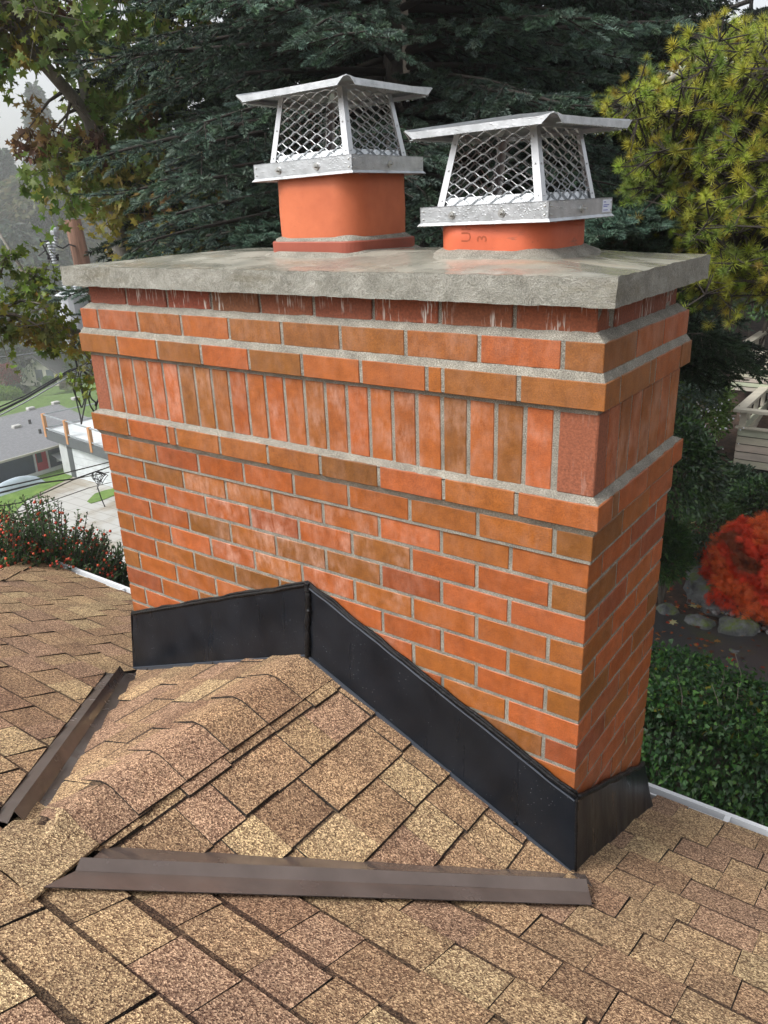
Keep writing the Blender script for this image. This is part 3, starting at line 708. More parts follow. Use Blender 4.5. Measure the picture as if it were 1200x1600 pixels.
def shingles(mb, P0, eu, ev, nn, v_first, courses, pitch, u0, u1, clips, wmin=1.3, wmax=2.5, band=0.0):
    P0, eu, ev, nn = map(Vector, (P0, eu, ev, nn))
    for k in range(courses):
        vb = v_first + k * pitch; u = u0 + rs.uniform(-2, 0); hi = rs.random() < .5
        while u < u1:
            w = rs.uniform(wmin, wmax); hi = not hi if rs.random() < .85 else hi
            H = (.13 if hi else .075) + rs.uniform(-.01, .012); j = rs.uniform(-.08, .08); sk = rs.uniform(-.05, .05)
            v1 = vb + j; v0 = vb - pitch - .35; c = tabcol(); uu = (u, u + w - .034); a_ = uu[0]
            poly = [(uu[0], v0), (uu[1], v0), (uu[1] + sk, v1 + rs.uniform(-.02, .02)), (uu[0] + sk * .5, v1)]
            for regions in clips:
                q = poly
                for h in regions:
                    q = clip(q, *h)
                    if len(q) < 3: break
                if len(q) < 3: continue
                hgt = lambda t: H * max(0, min(1, (t[1] - v0) / (v1 - v0))) + .0
                vs_ = vb - pitch + band * rs.uniform(.85, 1.2)            # dark band under the course above: that butt's shadow line painted into the colour
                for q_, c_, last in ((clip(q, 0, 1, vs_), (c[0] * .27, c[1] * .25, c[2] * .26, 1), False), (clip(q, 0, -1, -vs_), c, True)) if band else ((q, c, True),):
                    if len(q_) < 3: continue
                    cu, cv = sum(a for a, b in q_) / len(q_), sum(b for a, b in q_) / len(q_)
                    t_ = [P0 + eu * a + ev * b + nn * hgt((a, b)) for a, b in q_]
                    b_ = [P0 + eu * (a + (.022 if a > cu else -.022)) + ev * (b + (.055 if b > cv and last else 0)) + nn * min(.028, hgt((a, b)) - .02) for a, b in q_]
                    mb.cur = c_; mb.prism([tuple(x) for x in t_], [tuple(x) for x in b_], (.03, .024, .02, 1))
            u += w
ZR = -12.17                                                    # main plane: z = ZR - SL*y
ev = (0, 1 / NRM, -SL / NRM); nmain = (0, SL / NRM, 1 / NRM)
v_of = lambda y: y * NRM
VE = v_of(10.45)
# valley centre lines in plan: right one from (24.9,-.6) to (14.6,-12.6); left one from (-.4,-.9) to (11.2,-12.9)
def halfplane(p, q, side, off=0.0):                            # a,b,c in (x, v) for the side of line p->q (plan coordinates)
    (x0, y0), (x1, y1) = p, q; dx, dy = x1 - x0, y1 - y0; l = math.hypot(dx, dy); a, b = dy / l, -dx / l
    c = a * x0 + b * y0
    if side < 0: a, b, c = -a, -b, -c
    return (a, b / NRM, c + off)
RL = ((25.8, -2.1), (15.2, -13.8)); LL = ((-.1, -2.14), (10.85, -13.3))
hipA, hipB = (-29.2, 10.7), (-13.0, -5.5)
hip = halfplane(hipA, hipB, 1); hip = hip if (hip[0] * 0 + hip[1] * 0 <= hip[2]) else tuple(-q for q in hip)
outR = halfplane(*RL, 1, 0); outR = outR if outR[0] * 30 + outR[1] * v_of(-5) <= outR[2] else tuple(-q for q in outR)
inR = tuple(-q for q in outR)
outL = halfplane(*LL, 1, 0); outL = outL if outL[0] * -5 + outL[1] * v_of(-5) <= outL[2] else tuple(-q for q in outL)
backY = (0, 1, v_of(-13.0)); chR = (-1, 0, -(W + .3)); chL = (1, 0, .3)
mb = MB(U)
eave = (0, 1, VE)
regs = [[eave, outR, (0, 1, v_of(-1.9)), (-1, 0, -14.9)], [eave, (0, -1, -v_of(-1.9)), (-1, 0, -W - .25)],
        [hip, eave, outL, (0, 1, v_of(-2.1)), (1, 0, 14.9)], [hip, eave, (0, -1, -v_of(-2.1)), (1, 0, .12)], [hip, (1, 0, 14.9), (0, 1, v_of(-13.5)), (-1, 0, -11.0)]]
c0 = math.floor((v_of(-30) - v_of(-14.6)) / 1.896)
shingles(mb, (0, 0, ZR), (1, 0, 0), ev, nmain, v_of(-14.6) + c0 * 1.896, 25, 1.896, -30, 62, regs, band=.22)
# last partial course at the eave
shin = mb.build('shingles', m_shin, house)
mb = MB(U)                                                    # deck under the shingles
mb.slab([(-29.2, 10.7, ZR - SL * 10.7 - .3), (62, 10.7, ZR - SL * 10.7 - .3), (62, -30, ZR + SL * 30 - .3), (11.5, -30, ZR + SL * 30 - .3)], nmain, .25)
# left hip face
HZ = ZR - SL * 10.7
mb.slab([(-29.2, 10.7, HZ - .08), (11.5, -30, ZR + SL * 30 - .08), (-29.2, -30, HZ - .08)], (-SL, 0, 1), .25)
mb.build('roof_deck', m_black, house)
mb = MB(U)
nl = (-SL / NRM, 0, 1 / NRM); evl = (-1 / NRM, 0, -SL / NRM)
# (u along -y, v towards -x); plane through x=-29.2 at HZ
P0 = (-29.2, 0, HZ)
hl = (-1, 1, 0)
def hipclip():
    # in plan: x >= -29.2, and on the -x side of the hip: x + 29.2 <= 10.7 - y ; v = -(x+29.2)*NRM, u = -y
    return [(-1, -1 / NRM, 10.7), (0, 1, 0)]
shingles(mb, P0, (0, -1, 0), evl, nl, -40, 22, 1.896, -11, 31, [hipclip()])
mb.build('shingles', m_shin, house)
# hip caps
def caps(mb, A, B, n1, n2, expo, w, first=0, lift=.12, bendlast=None):
    A, B = Vector(A), Vector(B); t = (B - A).normalized(); n1, n2 = Vector(n1), Vector(n2)
    s1 = t.cross(n1).normalized(); s2 = n2.cross(t).normalized(); L = (B - A).length; k = 0; pos = 0
    while pos < L:
        e0, e1 = pos - .5, min(pos + expo, L + .3); c = tabcol(); mb.cur = c; h0, h1 = lift * .25, lift + rs.uniform(0, .05)
        dw = rs.uniform(-.06, .06)
        secs = []
        for e, h in ((e0, h0), ((e0 + e1) / 2, (h0 + h1) / 2), (e1, h1)):
            q = A + t * e; up = (n1 + n2).normalized(); sec = []
            for a in range(-6, 7):
                f = a / 6.0; s_ = s1 if f < 0 else s2; nn_ = n1 if f < 0 else n2; af = abs(f)
                bend = max(0, .22 - af) / .22
                sec.append(q + s_ * (w + dw * (1 if f > 0 else -1)) * af + nn_.lerp(up, bend).normalized() * h - up * .10 * bend ** 2)
            secs.append(sec)
        m = len(secs[0]); vs = [p for s_ in secs for p in s_]; vs2 = [p - (n1 + n2).normalized() * .09 for p in vs]
        top = [(i * m + j, i * m + j + 1, (i + 1) * m + j + 1, (i + 1) * m + j) for i in range(2) for j in range(m - 1)]
        bot = [tuple(reversed([x + 3 * m for x in f])) for f in top]
        rim = [(2 * m + j, 2 * m + j + 1, 5 * m + j + 1, 5 * m + j) for j in range(m - 1)] + [(j + 1, j, 3 * m + j, 3 * m + j + 1) for j in range(m - 1)]
        rim += [(i * m, (i + 1) * m, (i + 1) * m + 3 * m, i * m + 3 * m) for i in range(2)] + [((i + 1) * m + m - 1, i * m + m - 1, i * m + 4 * m - 1, (i + 1) * m + 4 * m - 1) for i in range(2)]
        kk_ = len(mb.c) + len(top); mb.add([tuple(p) for p in vs + vs2], top + bot + rim); mb.c[kk_:] = [(.035, .028, .024, 1)] * (len(mb.c) - kk_); pos += expo; k += 1
mb = MB(U); caps(mb, (11.5, -30, ZR + SL * 30 + .05), (-29.2, 10.7, HZ + .05), nmain, nl, 2.0, 1.25); mb.build('hip_caps', m_shin, house, smooth=False)
# cricket
AX, AZ, CS, KK = 12.2, -7.14, .4083, .038; cn = math.sqrt(1 + CS * CS)
crk = MB(U)
# cut lines along the valleys (plan)
CR_ = ((24.41, -.65), (14.2, -11.72)); CLn = ((.4, -.72), (11.5, -11.95))
def hpx(line, inside):                                        # a*x + b*y <= c containing point inside
    (x0, y0), (x1, y1) = line; a, b = (y1 - y0), -(x1 - x0); c = a * x0 + b * y0
    return (a, b, c) if a * inside[0] + b * inside[1] <= c else (-a, -b, -c)
nR = (CS / cn, 0, 1 / cn); nL = (-CS / cn, 0, 1 / cn)
# right face: u = y, v = (x-AX)*cn
a, b, c = hpx(CR_, (12.2, -3)); cr_reg = [(b, a / cn, c - a * AX), (1, 0, -.30), (0, -1, 0.0)]
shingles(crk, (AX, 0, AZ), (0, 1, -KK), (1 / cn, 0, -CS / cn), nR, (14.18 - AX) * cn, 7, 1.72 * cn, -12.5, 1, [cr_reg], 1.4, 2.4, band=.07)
a, b, c = hpx(CLn, (12.1, -3)); cl_reg = [(-b, -a / cn, c - a * AX), (-1, 0, -.30), (0, -1, 0.0)]
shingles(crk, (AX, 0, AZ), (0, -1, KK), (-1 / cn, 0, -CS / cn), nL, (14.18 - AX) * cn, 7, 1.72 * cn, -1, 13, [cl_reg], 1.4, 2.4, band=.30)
ck = crk.build('cricket_shingles', m_shin, house)
mb = MB(U); mb.cur = (.2, .12, .08, 1)
y_ = -11.9; AE = AZ - KK * y_
mb.prism([(AX, -.2, AZ - .07), (24.5, -.2, AZ - .07 - CS * 12.3), (AX, y_, AE - .07)], [(AX, -.2, AZ - .3), (24.5, -.2, AZ - .3 - CS * 12.3), (AX, y_, AE - .3)])
mb.prism([(AX, -.2, AZ - .07), (AX, y_, AE - .07), (.0, -.2, AZ - .07 - CS * 12.2)], [(AX, -.2, AZ - .3), (AX, y_, AE - .3), (.0, -.2, AZ - .3 - CS * 12.2)])
mb.build('cricket_deck', m_black, ck)
# a thin starter strip beside the caps and the ridge caps; the caps run from the chimney out to the main roof
mb = MB(U); caps(mb, (AX, -.35, AZ + .06), (AX + .25, -12.2, AZ + .06 + KK * 12), nL, nR, 2.0, 1.62, lift=.10)
# last cap folds down over the main roof
mb.cur = (.34, .26, .165, 1)
def lastcap(u, v):
    x = AX + .25 + (u - .5) * (3.3 - .5 * v) + (v * 1.7); s_ = abs(u - .5) * 2; y = -11.9 - 2.9 * v + .25 * (1 - s_ * s_) * v
    zr_ = AZ + KK * 12 - CS * abs(u - .5) * 3.4 + .17
    zm = ZR - SL * y + .20 + .02 * math.sin(u * 6)
    k = sst(.1, .75, v); z = max(zr_ * (1 - k) + zm * k, zm)
    return (x, y, z)
mb.grid(lastcap, 14, 12); mb.grid(lambda u, v: (lambda q: (q[0], q[1], q[2] - .1))(lastcap(u, v)), 14, 12)
for u in (0, 1): mb.grid(lambda a_, v, u=u: (lambda q: (q[0], q[1], q[2] - .1 * a_))(lastcap(u, v)), 1, 12)
mb.grid(lambda u, a_: (lambda q: (q[0], q[1], q[2] - .1 * a_))(lastcap(u, 1)), 14, 1)
mb.build('ridge_caps', m_shin, house)
# valley metal: flat, standing rib, flat
Mz = lambda x, y: ZR - SL * y
def valley(line_c, line_lo, name_label, lift=.16):
    mb = MB(U); (A, B) = line_c; (A2, B2) = line_lo
    # four lines across: cricket edge, rib foot, rib crest, outer edge
    return mb
def Cz(x, y=0): return AZ - CS * abs(x - AX) - KK * y
mb = MB(U)
T = lambda x, y, h: (x, y, Mz(x, y) + h)
s0 = [(24.2, -.6, Cz(24.2, -.6) - .01), T(25.3, -1.3, .22), T(25.40, -1.40, .60), T(25.62, -1.66, .28), T(25.97, -2.31, .25)]
s1 = [(13.95, -11.6, Cz(13.95, -11.6) - .01), T(14.85, -12.8, .18), T(14.95, -12.95, .56), T(15.1, -13.25, .28), T(15.25, -14.25, .24)]
def lay(s0, s1, n=24):
    for (a, b), (c, d) in zip(zip(s0, s0[1:]), zip(s1, s1[1:])):
        a, b, c, d = map(Vector, (a, b, c, d))
        f = lambda u, v: a.lerp(b, v).lerp(c.lerp(d, v), u) + Vector((0, 0, .012 * nz(u * 3, v, 0, 1).x))
        mb.grid(f, n, 2); mb.grid(lambda u, v: f(u, v) - Vector((0, 0, .03)), n, 2)
    for S in (s0, s1):
        for a, b in zip(S, S[1:]): mb.add([a, b, (b[0], b[1], b[2] - .03), (a[0], a[1], a[2] - .03)], [(0, 1, 2, 3)])
lay(s0, s1)
mb.slab([(24.5, -.6, -11.9), (25.0, -.4, -11.85), T(25.62, -1.4, .42), T(25.1, -1.25, .40)], (0, 0, 1), .03)
mb.build('valley_metal', m_valley, house, label='brown metal valley strip right of the cricket')
mb = MB(U)
s0 = [T(-.2, -2.25, -.02), T(.38, -1.78, .10), T(.5, -1.66, .58), T(.62, -1.5, .14), (.6, -.6, Cz(.6, -.6) - .02)]
s1 = [T(10.75, -13.4, -.02), T(11.5, -13.2, .10), T(11.65, -13.0, .58), T(11.8, -12.8, .14), (11.7, -11.9, Cz(11.7, -11.9) - .02)]
lay(s0, s1)
mb.build('valley_metal', m_valley, house, label='brown metal valley strip left of the cricket')
# gutter
mb = MB(U)
prof = [(10.35, .10), (10.35, -.9), (10.5, -1.0), (10.9, -1.0), (11.2, -.55), (11.2, -.2), (11.32, -.17), (11.32, -.08), (11.08, -.08), (11.08, -.5), (10.85, -.85), (10.5, -.85), (10.45, .10)]
zg = ZR - SL * 10.45 - .05
for a, b in ((-29.4, W + 38),):
    m = len(prof); mb.add([(a, y, zg + z) for y, z in prof] + [(b, y, zg + z) for y, z in prof], [(i, (i + 1) % m, (i + 1) % m + m, i + m) for i in range(m)] )
for x in [-25 + 7.5 * i for i in range(11)]: mb.box(x, x + .25, 10.45, 11.1, zg - .14, zg - .09)
mb.build('gutter', m_white, house, smooth=False)
mb = MB(U); mb.cur = (.45, .42, .36, 0); mb.box(-27, 60, -28, 9.6, -61, -17.6); mb.build('wall', m_paintv, house)

# ------------------------------------------------------------------ foliage templates
rg = np.random.default_rng(7)
def t_shoot(n, spread=.26, w=.035, stem=.022):                # a conifer shoot along +x, unit length
    V, F, S = [], [], []
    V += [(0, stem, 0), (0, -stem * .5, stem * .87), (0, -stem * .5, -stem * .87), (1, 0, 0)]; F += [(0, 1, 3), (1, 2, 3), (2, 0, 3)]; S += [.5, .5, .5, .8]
    for i in range(n):
        f = (i + .5) / n; ph = i * 2.39996; x = f * .96; a = R(62 - 38 * f) if f < .9 else R(18); L = spread * (1.05 - .25 * f)
        r_ = np.array([math.cos(a), math.sin(a) * math.cos(ph), math.sin(a) * math.sin(ph)]); b = np.array([x, 0, 0]) + r_ * .01
        tq = np.cross(r_, [math.sin(ph * 3), math.cos(ph * 5), .3]); tq = tq / np.linalg.norm(tq) * w / 2
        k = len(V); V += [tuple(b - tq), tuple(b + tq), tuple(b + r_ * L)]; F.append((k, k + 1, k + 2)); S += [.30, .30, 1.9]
    return np.array(V, float), np.array(F), np.array(S)
def t_tuft(n, w=.03):                                         # pine tuft: long needles bursting forward from one point
    V, F, S = [], [], []
    for i in range(n):
        f = (i + .5) / n; ph = i * 2.39996; a = R(12 + 78 * f ** .8); L = .85 + .15 * math.sin(i * 7)
        r_ = np.array([math.cos(a), math.sin(a) * math.cos(ph), math.sin(a) * math.sin(ph)]); b = np.array([-.35 * f, 0, 0])
        tq = np.cross(r_, [math.sin(ph * 3), math.cos(ph * 5), .3]); tq = tq / np.linalg.norm(tq) * w / 2
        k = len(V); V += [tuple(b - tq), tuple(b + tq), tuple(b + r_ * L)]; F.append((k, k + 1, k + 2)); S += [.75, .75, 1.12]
    return np.array(V, float), np.array(F), np.array(S)
def t_star(lobes=5):                                          # lobed leaf like a maple or sweet gum, stalk end at the origin
    P = [(0, 0, 0)]; n = lobes * 2 + 1
    for i in range(n):
        a = R(-140 + 280 * i / (n - 1)); r_ = (.60 if i % 2 else .34) * (1.15 if abs(a) < .3 else 1)
        if i in (0, n - 1): r_ = .15
        P.append((.42 + r_ * math.cos(a), r_ * math.sin(a), -.10 * abs(math.sin(a)) * r_ - .12 * r_))
    P.append((.42, 0, .05)); c = len(P) - 1
    F = [(c, i, i + 1) for i in range(1, c - 1)] + [(c, 0, 1), (c, c - 1, 0)]
    return np.array(P, float), np.array(F), np.ones(len(P))
def t_oval(w=.42, fold=.10):
    P = [(0, 0, 0), (.3, w / 2, fold), (.3, 0, 0), (.3, -w / 2, fold), (.7, w * .42, fold), (.7, 0, -.02), (.7, -w * .42, fold), (1, 0, -.10)]
    F = [(0, 2, 1), (0, 3, 2), (1, 2, 5), (1, 5, 4), (2, 3, 6), (2, 6, 5), (4, 5, 7), (5, 6, 7)]
    return np.array(P, float), np.array(F), np.ones(8)
def t_ivy():
    P = [(0, 0, 0), (-.08, .28, .02), (.22, .40, -.02), (.42, .22, .03), (.95, 0, -.06), (.42, -.22, .03), (.22, -.40, -.02), (-.08, -.28, .02), (.25, 0, .05)]
    F = [(8, i, i + 1) for i in range(0, 7)] + [(8, 7, 0)]
    return np.array(P, float), np.array(F), np.ones(9)
def jcol(base, n, k=.18, hue=.12):
    b = np.asarray(base); b = b[rg.integers(0, len(b), n)] if b.ndim == 2 else np.repeat(b[None], n, 0)
    return b * rg.uniform(1 - k, 1 + k, (n, 1)) * rg.uniform(1 - hue, 1 + hue, (n, 3))
TSH, TSH_C = t_shoot(46, .34, .085, .05), t_shoot(18, .34, .13, .05)

def conifer(name, base, h, rad, zlo, nb, shoot, cols, tpl, label, group=None, droop=.28, lat=.10, gap=.05, seed=1, rmin=.15, trunk_r=.16, zvis=None, azr=None, latlen=.36):
    """trunk at base (x, y, z), crown from zlo up; nb branches that carry laterals, which carry shoots"""
    g = random.Random(seed); bx, by, bz = base; root = empty(name, base, label=label, cat='tree', group=group)
    mb = MB(); mb.tube([(bx, by, bz - .3), (bx + .03, by, bz + h * .5), (bx, by, bz + h)], [trunk_r, trunk_r * .6, .02], 9)
    P, Dr, Sz, Cw = [], [], [], []; wood = MB()
    for i in range(nb):
        f = (i + g.random()) / nb
        z = zlo + (3.4 - zlo) * f / .86 if f < .86 else 3.4 + (bz + h - 3.4) * (f - .86) / .14
        fr = (z - zlo) / (bz + h - zlo)
        az = i * 2.39996 + g.uniform(-.3, .3) if azr is None else g.uniform(*azr)
        L = rad * (1 - fr) ** .75 * g.uniform(.72, 1.12) + .25
        dx, dy = math.sin(az), math.cos(az); m = max(4, int(L / .25)); pts = []
        up0 = g.uniform(-.1, .15); dr = droop * g.uniform(.5, 1.4)
        for k in range(m + 1):
            t = k / m; pts.append(Vector((bx + dx * L * t, by + dy * L * t, z + L * (up0 * t - dr * t * t + .5 * dr * max(0, t - .6) ** 1.2))))
        wood.tube(pts, [.035 * (1 - .85 * k / m) * (L / 2) for k in range(m + 1)], 5)
        s = max(rmin, .28) * L; side = 1; bright = g.uniform(.45, 1.3)
        while s < L:
            t = s / L; k = min(m - 1, int(t * m)); q = pts[k].lerp(pts[k + 1], t * m - k); tan = (pts[k + 1] - pts[k]).normalized()
            sd = Vector((tan.y, -tan.x, 0)).normalized() * side; side = -side
            ll = min(latlen * L * .55, .75) * (1 - .72 * (t - .2)) * g.uniform(.6, 1.15) + shoot
            ld = (tan * .65 + sd * .75 + Vector((0, 0, g.uniform(-.45, .12)))).normalized()
            w_ = 0.0; sg = 1
            wood.tube([q, q + ld * ll * .9 - Vector((0, 0, ll * ll * .1))], [.007, .003], 3, cap=False)
            while w_ < ll:
                pq = q + ld * w_ - Vector((0, 0, .1 * w_ * w_))
                s2 = ld.cross(Vector((0, 0, 1))).normalized() * sg; sg = -sg
                dd = (ld * .75 + s2 * g.uniform(.35, .8) + Vector((0, 0, g.uniform(-.25, .4)))).normalized()
                P.append(pq); Dr.append(dd); Sz.append(shoot * g.uniform(.65, 1.15)); Cw.append(bright * g.uniform(.7, 1.3))
                w_ += gap * g.uniform(.7, 1.3)
            P.append(q + ld * ll); Dr.append(ld); Sz.append(shoot * g.uniform(.9, 1.2)); Cw.append(bright * 1.2)
            s += lat * g.uniform(.7, 1.3)
    n = len(P); C = jcol(cols, n, .15, .08) * np.array(Cw)[:, None]
    V, F, C = inst(tpl[0], tpl[1], np.array(P), np.array(Dr), rg.uniform(0, 6.28, n), np.array(Sz), C, tpl[2])
    mb.build('trunk', m_bark, root, smooth=True); wood.build('branches', m_darkwood, root, smooth=True)
    np_mesh('crown', V, F, C, m_needle, root)
    return root
def gz(x, y): return ground(x, y)
p0 = at(620, 300, 6.3)
conifer('spruce_tree', (p0[0], p0[1], gz(p0[0], p0[1])), 12.5, 1.95, .25, 240, .085, [(.088, .138, .105), (.11, .165, .13), (.07, .12, .072)], TSH,
        'big blue green spruce close behind the chimney, its branches filling the sky', droop=.2, seed=3, lat=.075, gap=.048)
p0 = at(800, 200, 9.2)
conifer('spruce_tree', (p0[0], p0[1], gz(p0[0], p0[1])), 15, 2.5, -.3, 230, .17, [(.028, .05, .03), (.034, .06, .034)], TSH_C,
        'dark green spruce standing behind and right of the big blue one', seed=5, lat=.10, gap=.07)
p0 = at(500, 200, 9.6)
conifer('spruce_tree', (p0[0], p0[1], gz(p0[0], p0[1])), 16, 2.3, -.2, 170, .18, [(.026, .048, .028), (.034, .058, .03)], TSH_C,
        'dark spruce seen through the gaps left of the big blue one', seed=8, lat=.11, gap=.075)
p0 = at(1150, 200, 25)
conifer('spruce_tree', (p0[0], p0[1], gz(p0[0], p0[1])), 22, 5.6, 1.0, 230, .36, [(.02, .036, .02), (.028, .048, .024)], TSH_C,
        'dark fir behind the yellow green pine at the right', seed=9, lat=.13, gap=.09)

conifer('spruce_tree', (10.5, 2.5, gz(10.5, 2.5)), 15, 3.2, -2.5, 120, .24, [(.028, .05, .03), (.034, .058, .034)], TSH_C,
        'dark spruce beyond the right edge of the view, mirrored in the steel caps', seed=12, lat=.16, gap=.12)

# ------------------------------------------------------------------ broad leaved trees, pine, shrubs
def near_pt(skel, q):
    return min(skel, key=lambda s: (s - q).length)
def poly_pts(pl):
    out = []
    for a, b in zip(pl, pl[1:]):
        for k in range(6): out.append(Vector(a).lerp(Vector(b), k / 6))
    return out
def clusters(centres, skel, rad, per, tpl, size, cols, g, hang=.5, mb=None, tw=.012, aspect=.8):
    P, Dr, Sz, Cl = [], [], [], []
    for c in centres:
        c = Vector(c); s = near_pt(skel, c); mid = s.lerp(c, .5) + Vector((g.uniform(-.1, .1), g.uniform(-.1, .1), .12 * (c - s).length))
        if mb: mb.tube([s, mid, c], [tw * 1.6, tw, tw * .4], 4, cap=False)
        base = Vector(g.choice(cols)) * 1.1; r_ = rad * g.uniform(.6, 1.25); m = int(per * g.uniform(.5, 1.3))
        tw_ = [Vector((g.gauss(0, 1), g.gauss(0, 1), g.gauss(-.2, .8))).normalized() * r_ for _ in range(5)]
        for t in tw_:
            if mb: mb.tube([c, c + t], [tw * .4, tw * .2], 3, cap=False)
        for k in range(m):
            t = g.choice(tw_) * g.uniform(.15, 1.1); q = c + t + Vector((g.gauss(0, 1), g.gauss(0, 1), g.gauss(0, 1))) * r_ * .16
            d = (t.normalized() * .6 + Vector((g.gauss(0, .6), g.gauss(0, .6), g.gauss(-hang, .5)))).normalized()
            P.append(q); Dr.append(d); Sz.append(size * g.uniform(.6, 1.2)); Cl.append(base * g.uniform(.65, 1.3))
    n = len(P); C = np.array(Cl) * rg.uniform(.85, 1.15, (n, 3))
    return inst(tpl[0], tpl[1], np.array(P), np.array(Dr), rg.uniform(0, 6.28, n), np.array(Sz), C, tpl[2])
STAR, OVAL, IVY = t_star(), t_oval(), t_ivy()
g = random.Random(21)
# sweet gum at the left: limbs rise through (190, 380) to the top left corner of the view
GREENS = [(.12, .16, .04), (.15, .18, .04), (.20, .19, .05), (.09, .13, .035), (.24, .20, .05), (.20, .13, .05), (.10, .15, .03), (.13, .18, .04)]
b0 = at(205, 430, 8.6); base = (b0[0], b0[1], gz(b0[0], b0[1]))
tree = empty('sweet_gum', base, label='pale barked broad leaved tree turning yellow and rust at the upper left', cat='tree')
limbs = [[(b0[0], b0[1], base[2] - .3), tuple(at(200, 420, 8.6)), tuple(at(185, 370, 8.6)), tuple(at(160, 250, 8.5)), tuple(at(139, 184, 8.4)), tuple(at(112, 150, 8.2)), tuple(at(56, 86, 8.0)), tuple(at(0, 10, 7.7)), tuple(at(-80, -90, 7.6))],
         [tuple(at(185, 370, 8.6)), tuple(at(205, 250, 8.9)), tuple(at(225, 120, 9.2)), tuple(at(260, -20, 9.6))],
         [tuple(at(139, 184, 8.4)), tuple(at(120, 90, 8.6)), tuple(at(130, -30, 8.8))],
         [(b0[0], b0[1], -.9), tuple(at(120, 520, 7.6)), tuple(at(85, 505, 7.2)), tuple(at(30, 515, 6.8)), tuple(at(-40, 480, 6.5))],
         [tuple(at(85, 505, 7.2)), tuple(at(40, 430, 7.0)), tuple(at(-10, 350, 7.0))]]
mb = MB(); rr_ = [[.13, .10, .09, .075, .065, .055, .05, .04, .02], [.06, .045, .035, .02], [.045, .03, .02], [.05, .04, .03, .02, .015], [.02, .015, .01]]
for l, r_ in zip(limbs, rr_): mb.tube(l, r_, 9)
skel = sum((poly_pts(l) for l in limbs), [])
cen = []
def spots(n, box, dr, keep):
    k = 0
    while k < n:
        x, y = g.uniform(box[0], box[2]), g.uniform(box[1], box[3])
        if keep(x, y): cen.append(tuple(at(x, y, g.uniform(*dr)))); k += 1
spots(66, (-160, -160, 330, 125), (7.2, 10.2), lambda x, y: not (x < 115 and y > 75))
spots(20, (120, 130, 300, 260), (8.2, 10), lambda x, y: True)
spots(46, (105, 235, 330, 420), (7.8, 10), lambda x, y: x > 105 and not (x < 175 and y > 290))
spots(4, (60, 175, 110, 250), (7.8, 8.6), lambda x, y: x - 40 < (y - 130) * .6)
spots(6, (-60, 10, 40, 115), (7.4, 8.6), lambda x, y: True)
tw = MB()
V1 = clusters(cen, skel, .40, 95, STAR, .10, [tuple(q * 1.35 for q in c_) for c_ in GREENS], g, mb=tw)
cen = []
spots(15, (-60, 400, 80, 525), (6.2, 7.2), lambda x, y: True); spots(4, (60, 490, 90, 525), (6.6, 7.4), lambda x, y: True); spots(4, (105, 540, 145, 585), (6.8, 7.6), lambda x, y: True); pass
V2 = clusters(cen, skel, .22, 75, STAR, .062, [(.16, .21, .03), (.22, .23, .035), (.11, .16, .03), (.28, .22, .04), (.14, .16, .04)], g, mb=tw)
cen = [tuple(at(a, b, c)) for a, b, c in ((150, 195, 8), (80, 55, 8), (70, 20, 8), (45, 200, 8.2), (145, 245, 8.3), (90, 25, 8))]
V3 = clusters(cen, skel, .26, 60, STAR, .085, [(.14, .07, .045), (.11, .06, .04)], g, hang=1.2, mb=tw)
mb.build('trunk', m_greybark, tree, smooth=True); tw.build('twigs', m_bark, tree)
np_mesh('crown', *join([V1, V2, V3]), m_leaf, tree)

# yellow green pine at the right
b0 = at(1640, 300, 6.4); base = (b0[0], b0[1], gz(b0[0], b0[1]))
tree = empty('pine_tree', base, label='yellow green pine with brush like needle tufts right of the chimney', cat='tree')
TUFT = t_tuft(54, .06)
mb = MB(); limbs = [[(b0[0], b0[1], base[2] - .3), tuple(at(1640, 500, 6.4)), tuple(at(1640, 200, 6.4)), tuple(at(1640, -120, 6.4))],
    [tuple(at(1640, 250, 6.4)), tuple(at(1180, 105, 5.1)), tuple(at(1090, 100, 5.0)), tuple(at(1040, 128, 4.9)), tuple(at(990, 170, 4.8))],
    [tuple(at(1640, 300, 6.4)), tuple(at(1200, 200, 4.9)), tuple(at(1080, 170, 4.8)), tuple(at(1000, 180, 4.7))],
    [tuple(at(1640, 400, 6.4)), tuple(at(1200, 320, 4.7)), tuple(at(1080, 290, 4.5)), tuple(at(1030, 270, 4.5))],
    [tuple(at(1640, 480, 6.4)), tuple(at(1220, 430, 4.6)), tuple(at(1130, 420, 4.4)), tuple(at(1095, 450, 4.4))],
    [tuple(at(1640, 150, 6.4)), tuple(at(1230, 60, 5.3)), tuple(at(1150, 60, 5.4)), tuple(at(1080, 70, 5.5))]]
for l, r_ in zip(limbs, ([.14, .13, .1, .05], [.035, .028, .022, .015, .006], [.03, .02, .014, .006], [.03, .02, .012, .005], [.03, .02, .01, .005], [.02, .014, .01, .004])): mb.tube(l, r_, 7)
skel = sum((poly_pts(l) for l in limbs[1:]), []); P, Dr, Sz, Cl = [], [], [], []; tw = MB()
def pine_ok(x, y):
    if y > 470: return False
    if y < 130: return x > 1040 and (x - 1040) > (130 - y) * .9
    if y < 300: return x > 960 + abs(y - 185) * .35
    if y < 400: return x > 1020 + (y - 300) * .55
    return x > 1078
pc = []
while len(pc) < 760:
    x, y = g.uniform(930, 1420), g.uniform(40, 500)
    if pine_ok(x, y) and noise.noise(Vector((x / 60, y / 42, 3))) > -.22: pc.append(at(x, y, g.uniform(3.8, 5.3)))
